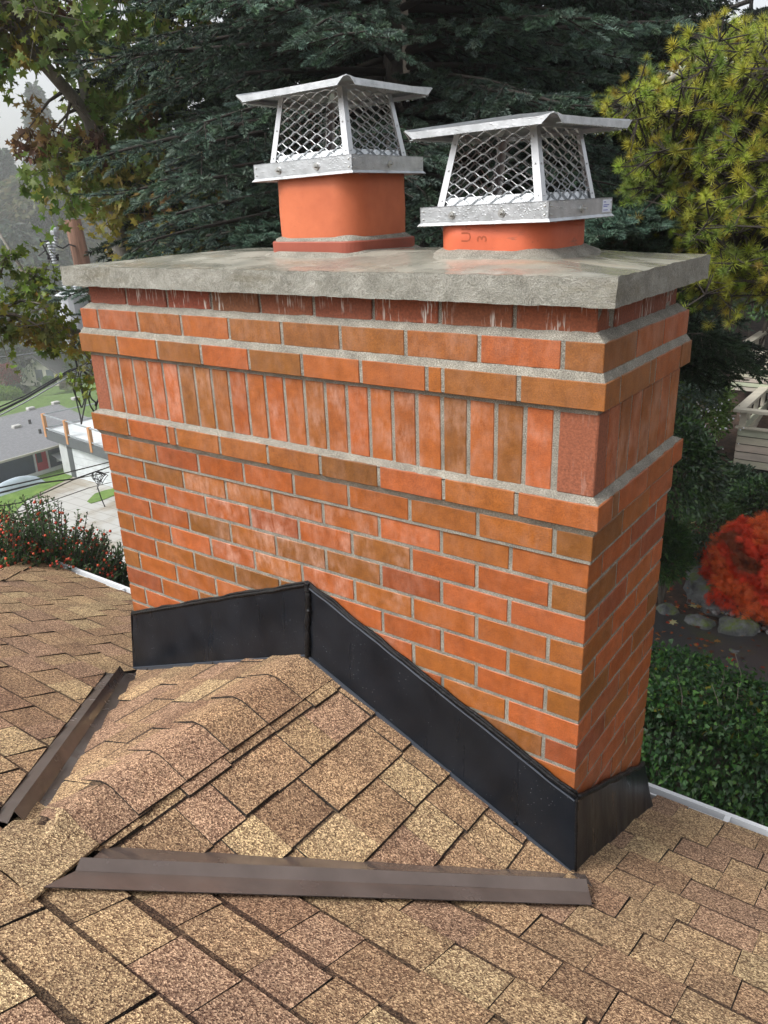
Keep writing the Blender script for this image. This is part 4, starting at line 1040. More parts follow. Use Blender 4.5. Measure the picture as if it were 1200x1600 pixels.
for q in pc:
    q = Vector(q); s = near_pt(skel, q); d = (q - s); L = d.length; dirn = (d.normalized() * .6 + Vector((-.25, -.35, .45))).normalized()
    tw.tube([s, s.lerp(q, .5) - Vector((0, 0, .03)), q], [.008, .006, .004], 3, cap=False); bc = Vector(g.choice([(.36, .42, .055), (.43, .46, .06), (.27, .35, .05), (.46, .42, .065), (.20, .28, .05)]))
    for k in range(g.randint(4, 8)):
        o = Vector((g.gauss(0, .07), g.gauss(0, .07), g.gauss(0, .05))); P.append(q + o); Dr.append((dirn + o * 5 + Vector((0, 0, .15))).normalized()); Sz.append(g.uniform(.030, .055)); Cl.append(bc * g.uniform(.7, 1.25))
        tw.tube([q, q + o], [.004, .003], 3, cap=False)
n = len(P); V = inst(TUFT[0], TUFT[1], np.array(P), np.array(Dr), rg.uniform(0, 6.28, n), np.array(Sz), np.array(Cl) * rg.uniform(.9, 1.1, (n, 3)), TUFT[2])
mb.build('trunk', m_greybark, tree, smooth=True); tw.build('twigs', m_darkwood, tree); np_mesh('crown', *V, m_needle, tree)
# lichen on the pine's bare limb
mb = MB()
for a, b, c in ((1090, 99, 4.98), (1118, 100, 5.02), (1126, 138, 4.95), (1095, 158, 4.85), (1160, 104, 5.05), (1060, 112, 4.93)):
    q = at(a, b, c)
    for k in range(7): mb.ball((q[0] + g.gauss(0, .025), q[1] + g.gauss(0, .01), q[2] + g.gauss(0, .008)), g.uniform(.006, .013), 5, 3)
ml, nt, p = mat('lichen', (.42, .46, .40), .9); mb.build('lichen', ml, tree, kind='stuff')

def spray(name, root_pt, tips, L, cols, label, cat='tree', n_side=9, sz=.07, parent=None, grp=None, hub=None):
    """low spruce boughs: a few stems from root_pt to the tips, each with side shoots"""
    root = empty(name, root_pt, label=label, cat=cat, group=grp); wood = MB(); P, Dr, Sz, Cw = [], [], [], []
    if hub is not None: wood.tube([root_pt, tuple(hub)], [.05, .02], 7)
    for tip in tips:
        a, b = Vector(root_pt if hub is None else hub), Vector(tip); d = b - a; m1 = a.lerp(b, .6) + Vector((0, 0, .15 * d.length))
        wood.tube([a, m1, b], [.02, .012, .004], 5)
        for k in range(n_side):
            t = .25 + .75 * k / n_side; q = (m1.lerp(b, (t - .6) / .4) if t > .6 else a.lerp(m1, t / .6)); tan = (b - m1).normalized()
            for sg in (-1, 1):
                sd = tan.cross(Vector((0, 0, 1))).normalized() * sg; ld = (tan * .8 + sd * .8 + Vector((0, 0, g.uniform(-.2, .25)))).normalized(); ll = L * (1.15 - t) * g.uniform(.7, 1.2)
                w_ = .0; wood.tube([q, q + ld * ll], [.005, .003], 3, cap=False)
                while w_ <= ll:
                    for s3 in (-1, 1):
                        s2 = ld.cross(Vector((0, 0, 1))).normalized() * s3; dd = (ld * .8 + s2 * .6 + Vector((0, 0, g.uniform(-.05, .4)))).normalized()
                        P.append(q + ld * w_); Dr.append(dd); Sz.append(sz * g.uniform(.7, 1.15)); Cw.append(g.uniform(.8, 1.25))
                    w_ += sz * .45
                P.append(q + ld * ll); Dr.append(ld); Sz.append(sz); Cw.append(1.2)
        P.append(b); Dr.append(tan); Sz.append(sz * 1.2); Cw.append(1.3)
    n = len(P); C = jcol(cols, n, .12, .06) * np.array(Cw)[:, None]
    V, F, C = inst(TSH[0], TSH[1], np.array(P), np.array(Dr), rg.uniform(0, 6.28, n), np.array(Sz), C, TSH[2])
    wood.build('branches', m_bark, root); np_mesh('needles', V, F, C, m_needle, root); return root
BL = [(.085, .14, .10), (.07, .125, .09)]
r0 = at(1010, 480, 5.6); r0[2] = gz(r0[0], r0[1])
spray('young_spruce', tuple(r0), [tuple(at(a, b, c)) for a, b, c in ((985, 335, 4.1), (950, 350, 3.9), (1045, 310, 4.4), (930, 372, 3.8), (1060, 350, 4.4), (1010, 360, 4.0), (1070, 380, 4.6))], .30, BL, 'small pale green spruce top peeping over the slab right of the short flue', hub=at(1000, 445, 4.9), n_side=15, sz=.06)
r0 = at(420, 480, 5.2); r0[2] = gz(r0[0], r0[1])
spray('young_spruce', tuple(r0), [tuple(at(a, b, c)) for a, b, c in ((395, 358, 4.5), (410, 372, 4.3), (430, 352, 4.5), (385, 375, 4.6), (440, 378, 4.4))], .16, BL, 'small pale spruce sprig showing beside the tall orange flue', n_side=12, hub=at(415, 440, 4.9), sz=.055)

def bush(name, c, rad, n, tpl, size, cols, label, matl, cat='shrub', group=None, lump=.25, stems=True, out=.7, droop=0.0, inner=.55, ground_z=None, sticks=None):
    """leaves spread through the outer part of a lumpy ellipsoid, on stems that rise from the ground"""
    gzv = gz(c[0], c[1]) if ground_z is None else ground_z
    root = empty(name, (c[0], c[1], gzv), label=label, cat=cat, group=group)
    d = rg.normal(size=(n, 3)); d /= np.linalg.norm(d, axis=1, keepdims=True); d[:, 2] = np.where(d[:, 2] < -.45, -d[:, 2], d[:, 2])
    k = np.array([1 + lump * (noise.noise(Vector(q) * 2.2 + Vector(c)) + .6 * noise.noise(Vector(q) * 5 + Vector(c))) for q in d.tolist()])
    r_ = rg.uniform(inner, 1.03, n) ** .7 * k; P = np.array(c) + d * np.array(rad) * r_[:, None]
    keep = P[:, 2] > gzv; P, d = P[keep], d[keep]; m = len(P)
    dirs = d * out + rg.normal(size=(m, 3)) * .5; dirs[:, 2] -= droop
    sh = np.array([.75 + .5 * noise.noise(Vector(q) * (1.6 / max(rad))) for q in (P - np.array(c)).tolist()])
    V, F, C = inst(tpl[0], tpl[1], P, dirs, rg.uniform(0, 6.28, m), rg.uniform(.6, 1.2, m) * size, jcol(cols, m, .2, .08) * (sh + .25)[:, None], tpl[2])
    if stems:
        mb = MB()
        for i in range(9):
            a = i * 2.4; e = (c[0] + rad[0] * .7 * math.cos(a), c[1] + rad[1] * .7 * math.sin(a), c[2] + rad[2] * .5)
            mb.tube([(c[0], c[1], gzv - .1), ((c[0] + e[0]) / 2, (c[1] + e[1]) / 2, c[2]), e], [.03, .02, .005], 5)
        mb.build('stems', m_bark, root)
    np_mesh('leaves', V, F, C, matl, root); return root

# ------------------------------------------------------------------ garden at the right
rng2 = random.Random(5)
# asphalt path between the hedge and the planted bank
pth = [(-2.0, 6.2), (1.0, 6.9), (3.2, 7.2), (6, 7.1), (9, 6.8)]; pth2 = [(-2.4, 8.0), (.8, 8.45), (3.0, 8.65), (6, 8.6), (9, 8.3)]
m_asph, nt, p = mat('wet_asphalt', rough=.35); co = coords(nt)
nt.links.new(mix(nt, ramp(nt, noi(nt, co, 1.4, 5, .7), [(.52, g3(0)), (.68, g3(.8))]), ramp(nt, noi(nt, co, 90, 4), [(.3, g3(.022)), (.7, g3(.06))]), (.05, .06, .018)), p.inputs['Base Color'])
bump(nt, p, noi(nt, co, 80, 3), .5, .01)
mb = MB(); mb.grid(lambda u, v: (lambda k, f: (pth[k][0] + (pth[k + 1][0] - pth[k][0]) * f + v * ((pth2[k][0] + (pth2[k + 1][0] - pth2[k][0]) * f) - (pth[k][0] + (pth[k + 1][0] - pth[k][0]) * f)),
     (1 - v) * (pth[k][1] + (pth[k + 1][1] - pth[k][1]) * f) + v * (pth2[k][1] + (pth2[k + 1][1] - pth2[k][1]) * f) + .05 * math.sin(u * 40) * v, -4.535))(min(3, int(u * 4)), u * 4 - min(3, int(u * 4))), 80, 8)
mb.build('path', m_asph, smooth=True, kind='structure')
# ivy hedge beyond the gutter
def hedge_h(x): return -2.70 + .035 * (x - 1.5) + .03 * math.sin(x * 2.1) + .07 * noise.noise(Vector((x * 1.3, 2, 0)))
root = empty('ivy_hedge', (3.0, 3.9, -4.6), label='dense green ivy covered hedge beyond the white gutter', cat='hedge')
N = 95000
x = rg.uniform(-1.0, 6.8, N); fz = rg.random(N); top = np.array([hedge_h(q) for q in x]); side = rg.random(N) < .62
lump = np.array([noise.noise(Vector((a * 1.6, b * 2.2, 1))) for a, b in zip(x, fz)])
y = np.where(side, 3.38 - .16 * lump + rg.uniform(-.05, .07, N), rg.uniform(3.3, 4.25, N)); z = np.where(side, -4.5 + (top + 4.5) * fz, top + .10 * lump + rg.uniform(-.06, .05, N))
P = np.stack([x, y, z], 1); d = np.where(side[:, None], np.array([[0, -.55, -.75]]), np.array([[0, -.4, .35]])) + rg.normal(size=(N, 3)) * .42
pal = [(.030, .075, .022), (.04, .10, .028), (.022, .055, .02), (.06, .13, .03), (.035, .07, .035)]
C = jcol(pal, N, .25, .1) * 1.25; yl = (rg.random(N) < .05) & (fz < .6); C[yl] = np.array([.16, .15, .02]); C *= (1 + .9 * lump)[:, None].clip(.5, 1.5)
Vh = inst(IVY[0], IVY[1], P, d, rg.uniform(0, 6.28, N), rg.uniform(.028, .055, N), C, IVY[2])
tips, td = [], []
twb = MB()
for k in range(95):
    a = rng2.uniform(-.6, 6.4); yy = rng2.uniform(3.3, 4.1); zz = hedge_h(a) - .05; ln = rng2.choice((.12, .18, .25, .3)) if k > 3 else (.5, .42, .3, .3)[k]
    if k <= 3: a = (2.56, 3.25, 2.0, 3.5)[k]; yy = 3.75
    e = Vector((a + rng2.uniform(-.1, .1), yy + rng2.uniform(-.05, .05), zz + ln)); twb.tube([(a, yy, zz), tuple(Vector((a, yy, zz)).lerp(e, .5) + Vector((.02, 0, 0))), e], [.006, .004, .002], 4)
    for j in range(int(ln / .03) + 2):
        f = j / (ln / .03 + 2); q = Vector((a, yy, zz)).lerp(e, f) + Vector((rng2.gauss(0, .03), rng2.gauss(0, .03), 0)); tips.append(tuple(q)); td.append((rng2.gauss(0, .6), rng2.gauss(-.3, .5), .5))
n = len(tips); Vt = inst(IVY[0], IVY[1], np.array(tips), np.array(td), rg.uniform(0, 6.28, n), rg.uniform(.03, .055, n), jcol([(.07, .16, .035), (.10, .20, .05), (.05, .11, .03)], n), IVY[2])
np_mesh('leaves', *join([Vh, Vt]), m_leaf, root); twb.build('stems', m_bark, root, kind='stuff')
mb = MB(); mb.box(-1.0, 6.8, 3.55, 4.1, -4.7, -2.85); mb.build('inner_growth', m_bark, root)
# red weeping maple on its mossy stone mound
mc = at(1232, 876, 11.2); gm = gz(mc[0], mc[1])
root = empty('japanese_maple', (mc[0], mc[1], gm), label='low weeping japanese maple with bright red orange feathery leaves', cat='tree')
FE = [(0, 0, 0)]; FF = []
for i in range(7):
    a = R(-66 + 22 * i); L = .95 - .08 * abs(i - 3); dx, dy = math.cos(a), math.sin(a); k = len(FE)
    FE += [(L * .5 * dx - dy * .045, L * .5 * dy + dx * .045, 0), (L * .5 * dx + dy * .045, L * .5 * dy - dx * .045, 0), (L * dx, L * dy, -.08 * L)]; FF += [(0, k + 1, k), (k, k + 1, k + 2)]
FEA = (np.array(FE, float), np.array(FF), np.ones(len(FE)))
n = 20000; th = rg.uniform(0, 6.283, n); ph = np.arccos(1 - rg.random(n) * 1.05); rr0 = rg.uniform(.72, 1.02, n)
dd = np.stack([np.sin(ph) * np.cos(th), np.sin(ph) * np.sin(th), np.cos(ph)], 1); k = np.array([1 + .10 * noise.noise(Vector(q) * 3.1) + .09 * noise.noise(Vector(q) * 7) for q in dd.tolist()])
P = np.array(mc) + np.array([0, 0, -.42]) + dd * np.array([1.12, 1.05, 1.02]) * (rr0 * k)[:, None]
dirs = dd * .45 + rg.normal(size=(n, 3)) * .35; dirs[:, 2] -= .85
sh = np.array([noise.noise(Vector(q) * 2.4) for q in dd.tolist()])
C = np.array([.80, .085, .03])[None] * (1 + .35 * sh)[:, None]; alt = sh > .10; C[alt] = np.array([.85, .19, .045]); br = (sh < -.20) & (dd[:, 2] > .5); C[br] = np.array([.36, .10, .04]); C *= rg.uniform(.7, 1.25, (n, 1))
np_mesh('leaves', *inst(FEA[0], FEA[1], P, dirs, rg.uniform(0, 6.28, n), rg.uniform(.07, .12, n), C, FEA[2]), m_leaf, root)
mb = MB(); b = (mc[0], mc[1], gm)
mb.tube([(b[0], b[1], gm - .2), (b[0] + .1, b[1], gm + .4), (b[0] - .05, b[1] + .05, gm + .9)], [.08, .06, .04], 8)
for i in range(12):
    a = i * 2.4; mb.tube([(b[0] - .05, b[1] + .05, gm + .8), (b[0] + .5 * math.cos(a), b[1] + .5 * math.sin(a), gm + 1.0), (b[0] + .95 * math.cos(a), b[1] + .95 * math.sin(a), gm + .45)], [.035, .022, .006], 5)
mb.build('trunk', m_bark, root, smooth=True)
# rocks
m_rock, nt, p = mat('mossy_rock', rough=.8); co = coords(nt)
geo = node(nt, 'NewGeometry'); sx = node(nt, 'SeparateXYZ'); nt.links.new(geo.outputs['Normal'], sx.inputs[0])
moss = mth(nt, 'MULTIPLY', ramp(nt, sx.outputs[2], [(.2, g3(0)), (.7, g3(1))]), ramp(nt, noi(nt, co, 5, 4, .7), [(.42, g3(0)), (.58, g3(1))]))
nt.links.new(mix(nt, moss, ramp(nt, noi(nt, co, 9, 5, .7), [(.3, (.05, .053, .055)), (.7, (.20, .21, .21))]), (.11, .15, .028)), p.inputs['Base Color']); bump(nt, p, noi(nt, co, 16, 5, .8), .8, .03)
def rock(x, y, sx_, sy, sz, label, rz=0.0):
    g0 = gz(x, y); mb = MB(); n, m = 18, 12
    def f(u, v):
        a, b = u * 2 * math.pi, (v - .5) * math.pi; q = Vector((math.cos(b) * math.cos(a), math.cos(b) * math.sin(a), math.sin(b)))
        q = Vector([math.copysign(abs(c) ** .75, c) for c in q]); k = 1 + .28 * noise.noise(q * 1.3 + Vector((x, y, 0))) + .12 * noise.noise(q * 4 + Vector((x, 0, y)))
        X, Y = q.x * sx_ * k, q.y * sy * k
        return (x + X * math.cos(rz) - Y * math.sin(rz), y + X * math.sin(rz) + Y * math.cos(rz), g0 + sz * .25 + q.z * sz * k)
    mb.grid(f, n, m); tag(mb.build('rock', m_rock, smooth=True), label, 'rock', 'rocks edging the garden bank')
for px, py, d, a, b, c, lb in ((1042, 948, 10.35, .18, .14, .10, 'flat grey rock on bare soil beside the chimney edge'), (1095, 962, 10.1, .20, .15, .12, 'round mossy rock at the path edge, left of the larger mossy boulder'),
      (1156, 962, 10.1, .24, .18, .19, 'largest mossy boulder at the path edge under the red maple'), (1120, 905, 10.9, .22, .25, .32, 'tall dark upright stone against the left side of the red maple'),
      (1235, 975, 10.0, .25, .18, .13, 'dark rock at the right end of the path edge'), (1150, 1000, 9.5, .10, .08, .06, 'small grey stone lying in front of the largest mossy boulder'), (1102, 1075, 8.0, .1, .1, .07, 'small stone on the wet path behind the hedge')):
    q = at(px, py, d); rock(q[0], q[1], a, b, c, lb, px * .37)
q = at(1180, 925, 11.2); rock(q[0], q[1], .95, .75, .38, 'low mossy stone mound that the red maple hangs over', .2)
# leaf litter and pebbles on the bank: one mass
n = 2600; x = rg.uniform(-1.5, 5.5, n); y = rg.uniform(7.2, 12.5, n); keepm = (rg.random(n) < .35 + .65 * (y > 8.4)); x, y = x[keepm], y[keepm]; n = len(x)
z = np.array([gz(a, b) + (.085 if b > 8.6 else .075) for a, b in zip(x, y)])
C = jcol([(.35, .10, .03), (.25, .08, .03), (.40, .20, .06), (.16, .07, .04), (.48, .06, .03)], n, .3); pale = rg.random(n) < .035; C[pale] = np.array([.62, .58, .30])
d = np.concatenate([rg.normal(size=(n, 2)), rg.normal(size=(n, 1)) * .15], 1)
V = inst(STAR[0] * np.array([1, 1, .5]), STAR[1], np.stack([x, y, z], 1), d, rg.uniform(-.3, .3, n), np.where(pale, .13, rg.uniform(.04, .09, n)), C, STAR[2])
np_mesh('leaf_litter', *V, m_leaf, None, kind='stuff', label='fallen red, brown and pale leaves scattered over soil and path')
mb = MB()
for k in range(420):
    a = rng2.uniform(.3, 4.2); b = 8.55 + rng2.gauss(.12, .16) + .1 * math.sin(a * 3); s_ = rng2.uniform(.015, .05); mb.cur = (*[rng2.uniform(.10, .34)] * 3, 1); mb.ball((a, b, gz(a, b) + .07 + s_ * .3), s_, 6, 4, .7)
mb.build('pebbles', m_paintv, None, smooth=True, kind='stuff', label='grey pebbles along the edge of the bank')
# shrubs up the bank, back to front
DG = [(.035, .075, .03), (.045, .095, .038), (.028, .06, .026)]; MG = [(.075, .16, .045), (.10, .19, .05), (.06, .13, .04)]; LG = [(.15, .27, .05), (.19, .31, .06), (.11, .20, .045)]
def B(nm, px, py, d, rad, n, tpl, size, cols, lb, m_=None, **k):
    c = at(px, py, d); return bush(nm, tuple(c), rad, n, tpl, size, cols, lb, m_ or m_gloss, **k)
B('rhododendron', 1030, 745, 10.8, (.80, .8, .85), 9000, OVAL, .085, MG + DG, 'broad rhododendron with glossy leaves just right of the brick edge', droop=.3)
B('shrub', 1030, 590, 14.0, (.95, .9, .9), 7000, OVAL, .09, [(.05, .10, .06), (.07, .12, .075)], 'grey green shrub high on the slope behind the spruce bough')
B('shrub', 1085, 645, 14.8, (.62, .6, .75), 6500, OVAL, .085, LG, 'fresh light green shrub dotted white, left of the lower deck')
B('shrub', 1125, 765, 13.4, (.8, .7, .34), 5500, OVAL, .075, DG, 'dark shrub in shade under the lower deck')
B('shrub', 1205, 785, 12.8, (.7, .6, .34), 5000, OVAL, .075, DG + MG, 'dark leafy shrub above the red maple')
B('shrub', 1110, 810, 12.2, (.45, .4, .32), 3200, OVAL, .06, MG, 'small green shrub touching the top left of the red maple')
B('shrub', 1085, 862, 11.6, (.4, .35, .25), 2400, OVAL, .055, DG, 'little dark shrub on the soil left of the red maple')
B('fern_shrub', 1040, 870, 10.6, (.28, .3, .5), 1500, TSH, .12, [(.06, .12, .03), (.045, .10, .03)], 'feathery green shrub hugging the chimney edge', m_needle)
B('shrub', 1180, 460, 19.0, (1.6, 1.2, 1.2), 7000, OVAL, .12, DG + MG, 'tall dark shrub behind the upper deck')
B('shrub', 1030, 500, 17.5, (1.3, 1.2, 1.5), 8000, OVAL, .11, DG, 'tall dark shrub behind the spruce bough')
mb = MB(); c = at(1120, 635, 14.1)
for k in range(70): mb.ball((c[0] + rng2.gauss(0, .35), c[1] - .4 + rng2.gauss(0, .15), c[2] + rng2.gauss(0, .3)), rng2.uniform(.008, .018), 5, 3)
ob = mb.build('white_blossom', m_white, None, kind='stuff', label='tiny white blossoms on the light green shrub'); 
r0 = at(950, 470, 7.9); r0[2] = gz(r0[0], r0[1])
spray('spruce_bough', tuple(r0), [tuple(at(a, b, c)) for a, b, c in ((1175, 575, 7.0), (1150, 600, 7.0), (1120, 610, 7.1), (1190, 590, 7.4), (1090, 600, 7.2), (1060, 560, 7.3), (1130, 560, 7.6), (1165, 548, 7.8), (1085, 530, 7.8), (1040, 600, 7.2))], .34,
      [(.025, .045, .022), (.035, .06, .03)], 'dark drooping spruce bough hanging in front of the beige decks', n_side=11, sz=.09, hub=at(985, 530, 7.7))
# house with two beige board decks
m_board, nt, p = mat('beige_boards', rough=.7); a = attr(nt); co = coords(nt)
nt.links.new(mix(nt, 1.0, a.outputs['Color'], ramp(nt, noi(nt, coords(nt, (2, 2, 9)), 1, 5, .7), [(.3, g3(.72)), (.7, g3(1.1))]), 'MULTIPLY'), p.inputs['Base Color'])
dk = at(1150, 700, 14.6)
hroot = empty('deck_house', (dk[0] + 3, dk[1] + 3, gz(dk[0] + 3, dk[1] + 3)), label='beige board sided house with two railed decks at the right edge', cat='house')
def deck(c, zt, zb, w, dep):
    mb = MB(); nb_ = 5; hgt = (zt - zb) / nb_
    for i in range(nb_):
        mb.cur = (*[q * rng2.uniform(.9, 1.05) for q in (.56, .53, .42)], 1)
        z0 = zb + i * hgt; mb.box(c[0] - .0, c[0] + w, c[1] - .02, c[1] + .02, z0 + .008, z0 + hgt - .012); mb.box(c[0] - .02, c[0] + .02, c[1] + .02, c[1] + dep, z0 + .008, z0 + hgt - .012)
    mb.cur = (.12, .11, .09, 1); mb.box(c[0] + .03, c[0] + w, c[1] + .03, c[1] + dep, zb + .05, zb + .15)
    mb.box(c[0] + .005, c[0] + w, c[1] + .0, c[1] + .015, zb, zt)
    side = mb.build('deck_siding', m_board, hroot)
    mb = MB(); mb.cur = (.58, .54, .44, 1); mb.box(c[0] - .10, c[0] + w, c[1] - .12, c[1] + .05, zt + .30, zt + .35); mb.box(c[0] - .10, c[0] + .07, c[1] + .05, c[1] + dep, zt + .30, zt + .35)
    mb.box(c[0] - .05, c[0] + w, c[1] - .06, c[1] + .04, zt, zt + .03)
    for k in range(7): mb.box(c[0] + .0 + k * .55, c[0] + .10 + k * .55, c[1] - .03, c[1] + .03, zt + .03, zt + .30)
    for k in range(1, 5): mb.box(c[0] - .03, c[0] + .03, c[1] + k * .6, c[1] + k * .6 + .1, zt, zt + .30)
    mb.build('railing', m_board, hroot)
zt = at(1150, 668, 14.6)[2]; zb = at(1150, 728, 14.6)[2]; deck(dk, zt, zb, 4, 2.6)
dk2 = at(1143, 600, 16.6); deck(dk2, at(1143, 574, 16.6)[2], at(1143, 609, 16.6)[2], 5, 2.5)
mb = MB(); mb.cur = (.36, .33, .26, 1)
for i in range(26):
    z0 = zb - .3 + i * .17; mb.cur = (*[q * rng2.uniform(.9, 1.05) for q in (.36, .33, .26)], 1); mb.box(dk[0] + .4, dk[0] + 9, dk[1] + 4.6, dk[1] + 4.64, z0, z0 + .155)
mb.box(dk[0] + .42, dk[0] + 9, dk[1] + 4.66, dk[1] + 9, -4.5, zb + 3.9); mb.build('wall', m_board, hroot)
mb = MB(); mb.cur = (.09, .08, .075, 1); mb.slab([(dk[0] - .2, dk[1] + 1.9, zb + 3.9), (dk[0] + 9.5, dk[1] + 1.9, zb + 3.9), (dk[0] + 9.5, dk[1] + 6, zb + 5.5), (dk[0] - .2, dk[1] + 6, zb + 5.5)], (0, -.4, 1), .15); mb.build('roof', m_board, hroot)

# ------------------------------------------------------------------ berry bush below the left eave
def berrybush(px, py, d, rad, n, nb_, label):
    c = at(px, py, d); gzv = gz(c[0], c[1]); root = empty('berry_bush', (c[0], c[1], gzv), label=label, cat='shrub', group='berry bushes beyond the left eave')
    mb = MB(); P, Dr, Sz, Cl, BP = [], [], [], [], []
    for i in range(n):
        a = g.uniform(0, 6.283); r_ = math.sqrt(g.random()); e = Vector((c[0] + rad[0] * r_ * math.cos(a), c[1] + rad[1] * r_ * math.sin(a), c[2] + rad[2] * (1 - r_ * r_ * .9) * g.uniform(.35, 1.1)))
        s = Vector((c[0] + (e.x - c[0]) * .35, c[1] + (e.y - c[1]) * .35, c[2] - rad[2] * .8)); m_ = s.lerp(e, .55) + Vector((0, 0, .25 * rad[2]))
        arch = [s.lerp(m_, t / 6).lerp(m_.lerp(e, t / 6), t / 6) for t in range(7)]; mb.tube(arch, [.006, .005, .005, .004, .003, .003, .002], 4, cap=False)
        cc = g.choice([(.055, .12, .035), (.075, .15, .045), (.05, .10, .04), (.10, .16, .07)])
        for j in range(46):
            t = .15 + .85 * j / 46; q = s.lerp(m_, t).lerp(m_.lerp(e, t), t); P.append(q + Vector((g.gauss(0, .006), g.gauss(0, .006), 0))); sd = 1 if j % 2 else -1
            tan = (e - s).normalized(); Dr.append(tan * .5 + tan.cross(Vector((0, 0, 1))).normalized() * sd + Vector((0, 0, g.uniform(-.2, .5)))); Sz.append(g.uniform(.018, .034)); Cl.append(Vector(cc) * g.uniform(.7, 1.35))
        if i % 3 == 0:
            for _ in range(nb_):
                t = g.uniform(.55, 1); q = s.lerp(m_, t).lerp(m_.lerp(e, t), t); BP.append(q + Vector((g.gauss(0, .02), g.gauss(0, .02), g.gauss(0, .015))))
    for i in range(5): mb.tube([(c[0], c[1], gzv - .1), (c[0] + .2 * math.cos(i * 1.3), c[1] + .2 * math.sin(i * 1.3), c[2] - rad[2] * .7)], [.03, .02], 6)
    k = len(P); V = inst(OVAL[0], OVAL[1], np.array(P), np.array(Dr), rg.uniform(0, 6.28, k), np.array(Sz), np.array(Cl), OVAL[2])
    np_mesh('leaves', *V, m_leaf, root); mb.build('stems', m_bark, root)
    mb = MB()
    for q in BP: mb.cur = (g.uniform(.45, .62), g.uniform(.05, .10), .03, 1); mb.ball(tuple(q), g.uniform(.007, .011), 5, 4)
    mb.build('berries', m_paintv, root, kind='stuff', smooth=True)
berrybush(75, 905, 5.2, (.50, .5, .62), 330, 4, 'arching green bush with orange red berries beyond the left roof eave')
berrybush(-10, 890, 5.0, (.28, .35, .45), 150, 9, 'second berry bush, cut by the left edge of the view')
berrybush(165, 915, 5.6, (.25, .3, .42), 130, 1, 'thin dark green part of the hedge with few berries next to the chimney')

# ------------------------------------------------------------------ the view down the hill at the left
m_roofg, nt, p = mat('grey_shingles', rough=.85); co = coords(nt); a = attr(nt)
br = node(nt, 'TexBrick'); br.inputs['Scale'].default_value = 3.0; br.inputs['Mortar Size'].default_value = .03; br.inputs['Color1'].default_value = (1.1, 1.1, 1.1, 1); br.inputs['Color2'].default_value = (.8, .8, .82, 1); br.inputs['Mortar'].default_value = (.6, .6, .6, 1)
rt = node(nt, 'Mapping'); rt.inputs['Rotation'].default_value = (0, 0, R(90)); nt.links.new(co, rt.inputs[0]); nt.links.new(rt.outputs[0], br.inputs[0])
nt.links.new(mix(nt, 1.0, mix(nt, 1.0, a.outputs['Color'], br.outputs[0], 'MULTIPLY'), ramp(nt, noi(nt, co, 5, 5, .7), [(.3, g3(.85)), (.7, g3(1.12))]), 'MULTIPLY'), p.inputs['Base Color'])
def Zp(a, b, z): return atz(a, b, z)
# lawn and drive
m_lawn, nt, p = mat('lawn', rough=.9); co = coords(nt)
nt.links.new(ramp(nt, noi(nt, co, 1.2, 6, .75), [(.3, (.075, .14, .02)), (.55, (.12, .22, .03)), (.8, (.20, .26, .06))]), p.inputs['Base Color']); bump(nt, p, noi(nt, co, 20, 4), .8, .05)
m_drive, nt, p = mat('pale_concrete', rough=.6); co = coords(nt)
dv = mix(nt, ramp(nt, noi(nt, co, .35, 4, .6), [(.45, g3(0)), (.6, g3(.8))]), (.42, .42, .40), (.27, .23, .17))
bk = node(nt, 'TexBrick'); bk.inputs['Scale'].default_value = .32; bk.inputs['Mortar Size'].default_value = .008; bk.offset = 0; bk.inputs['Color1'].default_value = bk.inputs['Color2'].default_value = (1, 1, 1, 1); bk.inputs['Mortar'].default_value = (.6, .58, .55, 1); nt.links.new(co, bk.inputs[0])
nt.links.new(mix(nt, 1.0, dv, bk.outputs[0], 'MULTIPLY'), p.inputs['Base Color'])
def flat(pts, z, name, m_, **k):
    mb = MB(); mb.slab([tuple(Zp(a, b, z)) for a, b in pts], (0, 0, 1), .05); return mb.build(name, m_, None, **k)
flat([(-200, 920), (-40, 835), (20, 800), (45, 778), (75, 762), (112, 745), (190, 745), (330, 760), (420, 900), (300, 1010), (0, 1010)], PAD + .10, 'driveway', m_drive, kind='structure')
flat([(-250, 830), (-60, 765), (0, 757), (60, 743), (104, 729), (113, 745), (72, 765), (42, 780), (18, 806), (-40, 842), (-200, 935)], PAD + .13, 'lawn', m_lawn, kind='structure')
flat([(136, 783), (148, 771), (163, 766), (180, 762), (182, 772), (160, 781), (142, 786)], PAD + .14, 'grass_island', m_lawn, kind='structure')
# garage with a roof deck
G0 = Zp(120, 748, PAD); G0l = Zp(100, 742, PAD)
ztop = CAM[2] + (ray(108, 695)[2] / math.hypot(*ray(108, 695)[:2])) * math.hypot(G0[0] - CAM[0], G0[1] - CAM[1])
gar = empty('garage', (G0[0] + 3, G0[1] + 3, PAD), label='pale garage with dark trim and a railed white roof deck', cat='garage')
x0, y0 = G0[0] - 1.35, G0[1]; x1, y1 = x0 + 8.5, y0 + 7
mb = MB(); mb.cur = (.50, .52, .53, 1); mb.box(x0, x1, y0, y1, PAD - .3, ztop); mb.build('wall', m_paintv, gar)
mb = MB(); mb.cur = (.075, .085, .09, 1); mb.box(G0[0] - .42, G0[0] + .1, y0 - .06, y0 + .02, PAD, ztop); mb.box(G0[0] + .1, x1 - .5, y0 - .06, y0 + .02, ztop - .22, ztop); mb.build('door_frame', m_paintv, gar)
mb = MB()
for i in range(4):
    h = (ztop - .22 - PAD) / 4; mb.cur = (.56, .60, .62, 1); mb.box(G0[0] + .1, x1 - .6, y0 - .035, y0 + .0, PAD + i * h + .012, PAD + (i + 1) * h - .012)
mb.cur = (.34, .36, .38, 1); mb.box(G0[0] + .1, x1 - .6, y0 - .02, y0 + .005, PAD, ztop - .22)
mb.build('garage_door', m_paintv, gar)
